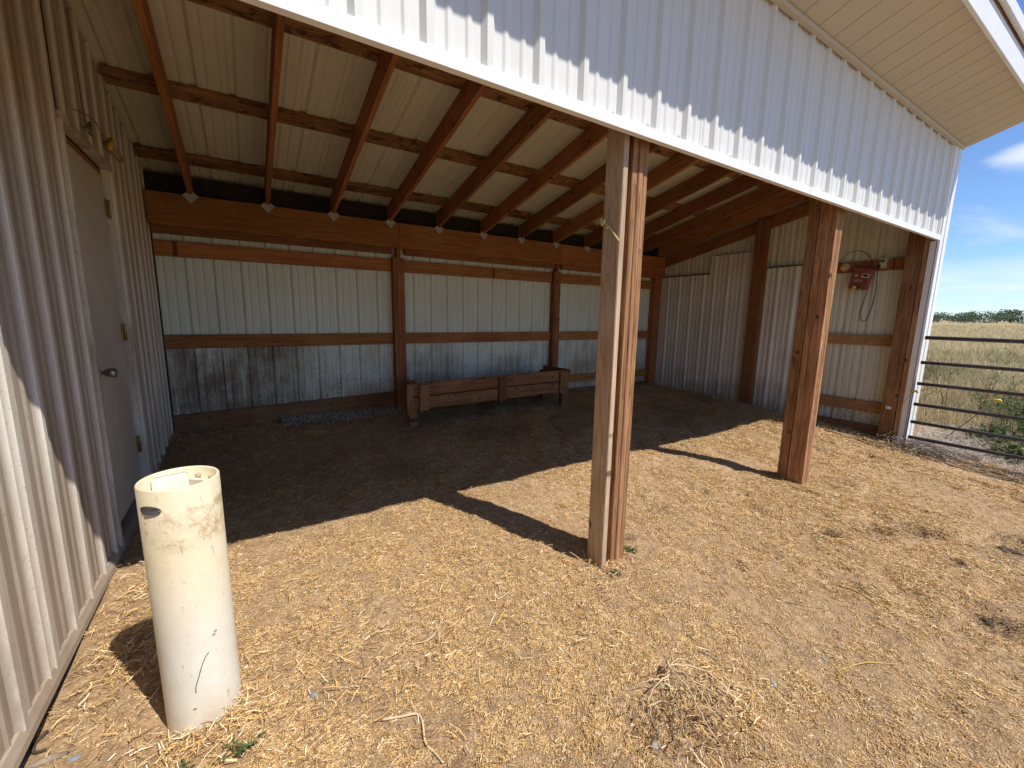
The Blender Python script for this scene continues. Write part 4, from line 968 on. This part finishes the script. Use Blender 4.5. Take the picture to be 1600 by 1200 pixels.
# field grass as one stuff mesh
def zfield(x, y):
    return np.where((x < 15) & (x > -1) & (y > -4.3) & (y < 7), near_z(x, y), far_z(x, y))
def grass(n, dist0, dist1, a0, a1, Hm, Wm, pal):
    d = np.exp(rng.uniform(np.log(dist0), np.log(dist1), n)); a = rng.uniform(a0, a1, n)
    x = CX + d * np.cos(a); y = CY + d * np.sin(a)
    keep = (x > 7.75) & (np.clip(fbm(x, y, .8, 3) + .35, 0, 1) > rng.random(n) * .55) & ~((x < 8.3) & (y > -.4)) & ~((x < 9) & (y < -1.2)) 
    x, y, d = x[keep], y[keep], d[keep]; n = len(x); z = zfield(x, y)
    H = Hm * rng.uniform(.4, 1.1, n) * np.clip(1.1 * fbm(x, y + 50, .4, 3) + .9, .5, 1.4); W_ = Wm * np.clip(d / 9, .8, 12); th = rng.uniform(0, 6.28, n)
    lean = rng.normal(0, .35, (n, 2)) * H[:, None]; V = np.empty((n, 4, 3), np.float32)
    dx, dy = np.cos(th) * W_ / 2, np.sin(th) * W_ / 2
    V[:, 0] = np.stack([x - dx, y - dy, z - .02], -1); V[:, 1] = np.stack([x + dx, y + dy, z - .02], -1)
    V[:, 2] = np.stack([x + dx * .3 + lean[:, 0], y + dy * .3 + lean[:, 1], z + H], -1); V[:, 3] = np.stack([x - dx * .3 + lean[:, 0], y - dy * .3 + lean[:, 1], z + H], -1)
    Q = np.arange(n * 4).reshape(n, 4); gm = np.clip(fbm(x + 9, y, .35, 3) * 3 + .25 - (d - 9) * .02, 0, .8)
    gm = gm * (d < 30); c = pal[rng.integers(0, len(pal), n)] * (1 - gm[:, None]) + np.array([(.13, .15, .055)]) * gm[:, None]
    c = c * rng.uniform(.7, 1.2, n)[:, None]; return V.reshape(-1, 3), Q, np.repeat(c, 4, 0)
FP = np.array([(.76, .60, .33), (.68, .52, .27), (.82, .68, .42), (.58, .47, .25)])
V, Q, Cc = join([grass(60000, 8.5, 26, -.10, .42, .28, .007, FP), grass(60000, 24, 160, -.04, .40, .34, .006, FP), grass(12000, 8.0, 15, -.06, .25, .20, .006, np.array([(.16, .17, .07), (.24, .22, .10)]))])
o = put('field_grass', fast_mesh('field_grass', V, Q, LEAF, Cc)); o['kind'] = 'stuff'; o['label'] = 'tall dry golden grass filling the field behind the gate'

# distant trees along the horizon
def tree(az_, dist, wd, ht, green, lab):
    ht *= .62; wd *= 1.25
    x = CX + dist * math.cos(az_); y = CY + dist * math.sin(az_); z = float(far_z(np.array(x), np.array(y))) - .3
    e_ = empty('far_tree', (x, y, z), lab, 'tree', 'trees along the horizon')
    tube('trunk', [(x, y, z), (x + .1, y, z + ht * .3), (x, y + .1, z + ht * .6)], ht * .035, STEM_D, e_, 6, ht * .015)
    nb = 9; cl = [(Vector((random.gauss(0, .28) * wd, random.gauss(0, .28) * wd, ht * random.uniform(.28, .80))), random.uniform(.16, .28)) for _ in range(nb)]
    lv = []
    for c, r in cl:
        for k in range(95):
            d = Vector((random.gauss(0, 1), random.gauss(0, 1), random.gauss(0, 1))).normalized()
            p = Vector((x, y, z)) + c + Vector((d.x * r * wd, d.y * r * wd, d.z * r * ht)) * random.uniform(.7, 1.05)
            lv.append((p, (random.gauss(0, 1), random.gauss(0, 1), random.gauss(0, 1)), ht * .11, ht * .09, rc(green, .35)))
    leaf_mesh('crown', [], lv, e_)
T1 = (.085, .115, .07); T2 = (.125, .16, .075); T3 = (.09, .115, .09)
# azimuths: the strip of horizon between the corner trim and the right edge of the photo
specs = [(.252, 200, 9, 9.0, T3, 'tallest dark tree on the horizon, just right of the corner trim'), (.236, 230, 9, 6.6, T1, 'grey-green tree clump right of the tallest tree'),
         (.222, 235, 8, 6.4, T1, 'dark tree on the horizon left of the yellow-green one'), (.209, 215, 9, 6.6, T2, 'yellow-green round tree in the left part of the tree line'),
         (.196, 205, 9, 5.8, T1, 'low dark tree standing forward of the line'), (.182, 205, 9, 5.0, T3, 'lowest tree in the dip of the tree line'),
         (.170, 225, 9, 7.4, T2, 'green tree rising right of the dip'), (.157, 230, 9, 8.2, T1, 'round dark tree in the middle of the horizon'),
         (.144, 235, 9, 7.4, T3, 'grey-green tree right of the round dark one'), (.132, 235, 9, 8.6, T1, 'tall dark tree fifth from the right edge'),
         (.119, 240, 9, 9.0, T2, 'broad tree left of the white house'), (.106, 245, 9, 9.2, T1, 'dark tree behind the white house'),
         (.094, 245, 9, 9.0, T3, 'tree at the right edge behind the white house'), (.082, 245, 9, 8.6, T1, 'tree right of the white house, cut by the photo edge'), (.264, 220, 9, 7.5, T1, 'dark tree partly hidden by the corner trim')]
for s in specs: tree(*s)
hx, hy = CX + 190 * math.cos(.110), CY + 190 * math.sin(.110); hzz = float(far_z(np.array(hx), np.array(hy)))
ho = empty('white_house', (hx, hy, hzz), 'small far white building with grey roof in front of the trees', 'house', rz=math.radians(80))
HW = PW['white_house']
put('wall', bev_box(7.5, 4, 2.4, 0, PALEB, 'wall'), ho, HW @ Matrix.Translation((0, 0, 1.1)))
V = [(-4, -2.3, 2.3), (4, -2.3, 2.3), (4, 2.3, 2.3), (-4, 2.3, 2.3), (-4, 0, 3.5), (4, 0, 3.5)]
put('roof', mesh_np('roof', V, [(0, 1, 5, 4), (2, 3, 4, 5), (0, 4, 3), (1, 2, 5), (3, 2, 1, 0)], GREYR), ho, HW)
for xx in (-2.4, 0, 2.4):
    for s_y in (-2.02, 2.02): put('window', bev_box(1.0, .06, .9, 0, LCD, 'window'), ho, HW @ Matrix.Translation((xx, s_y, 1.3)))
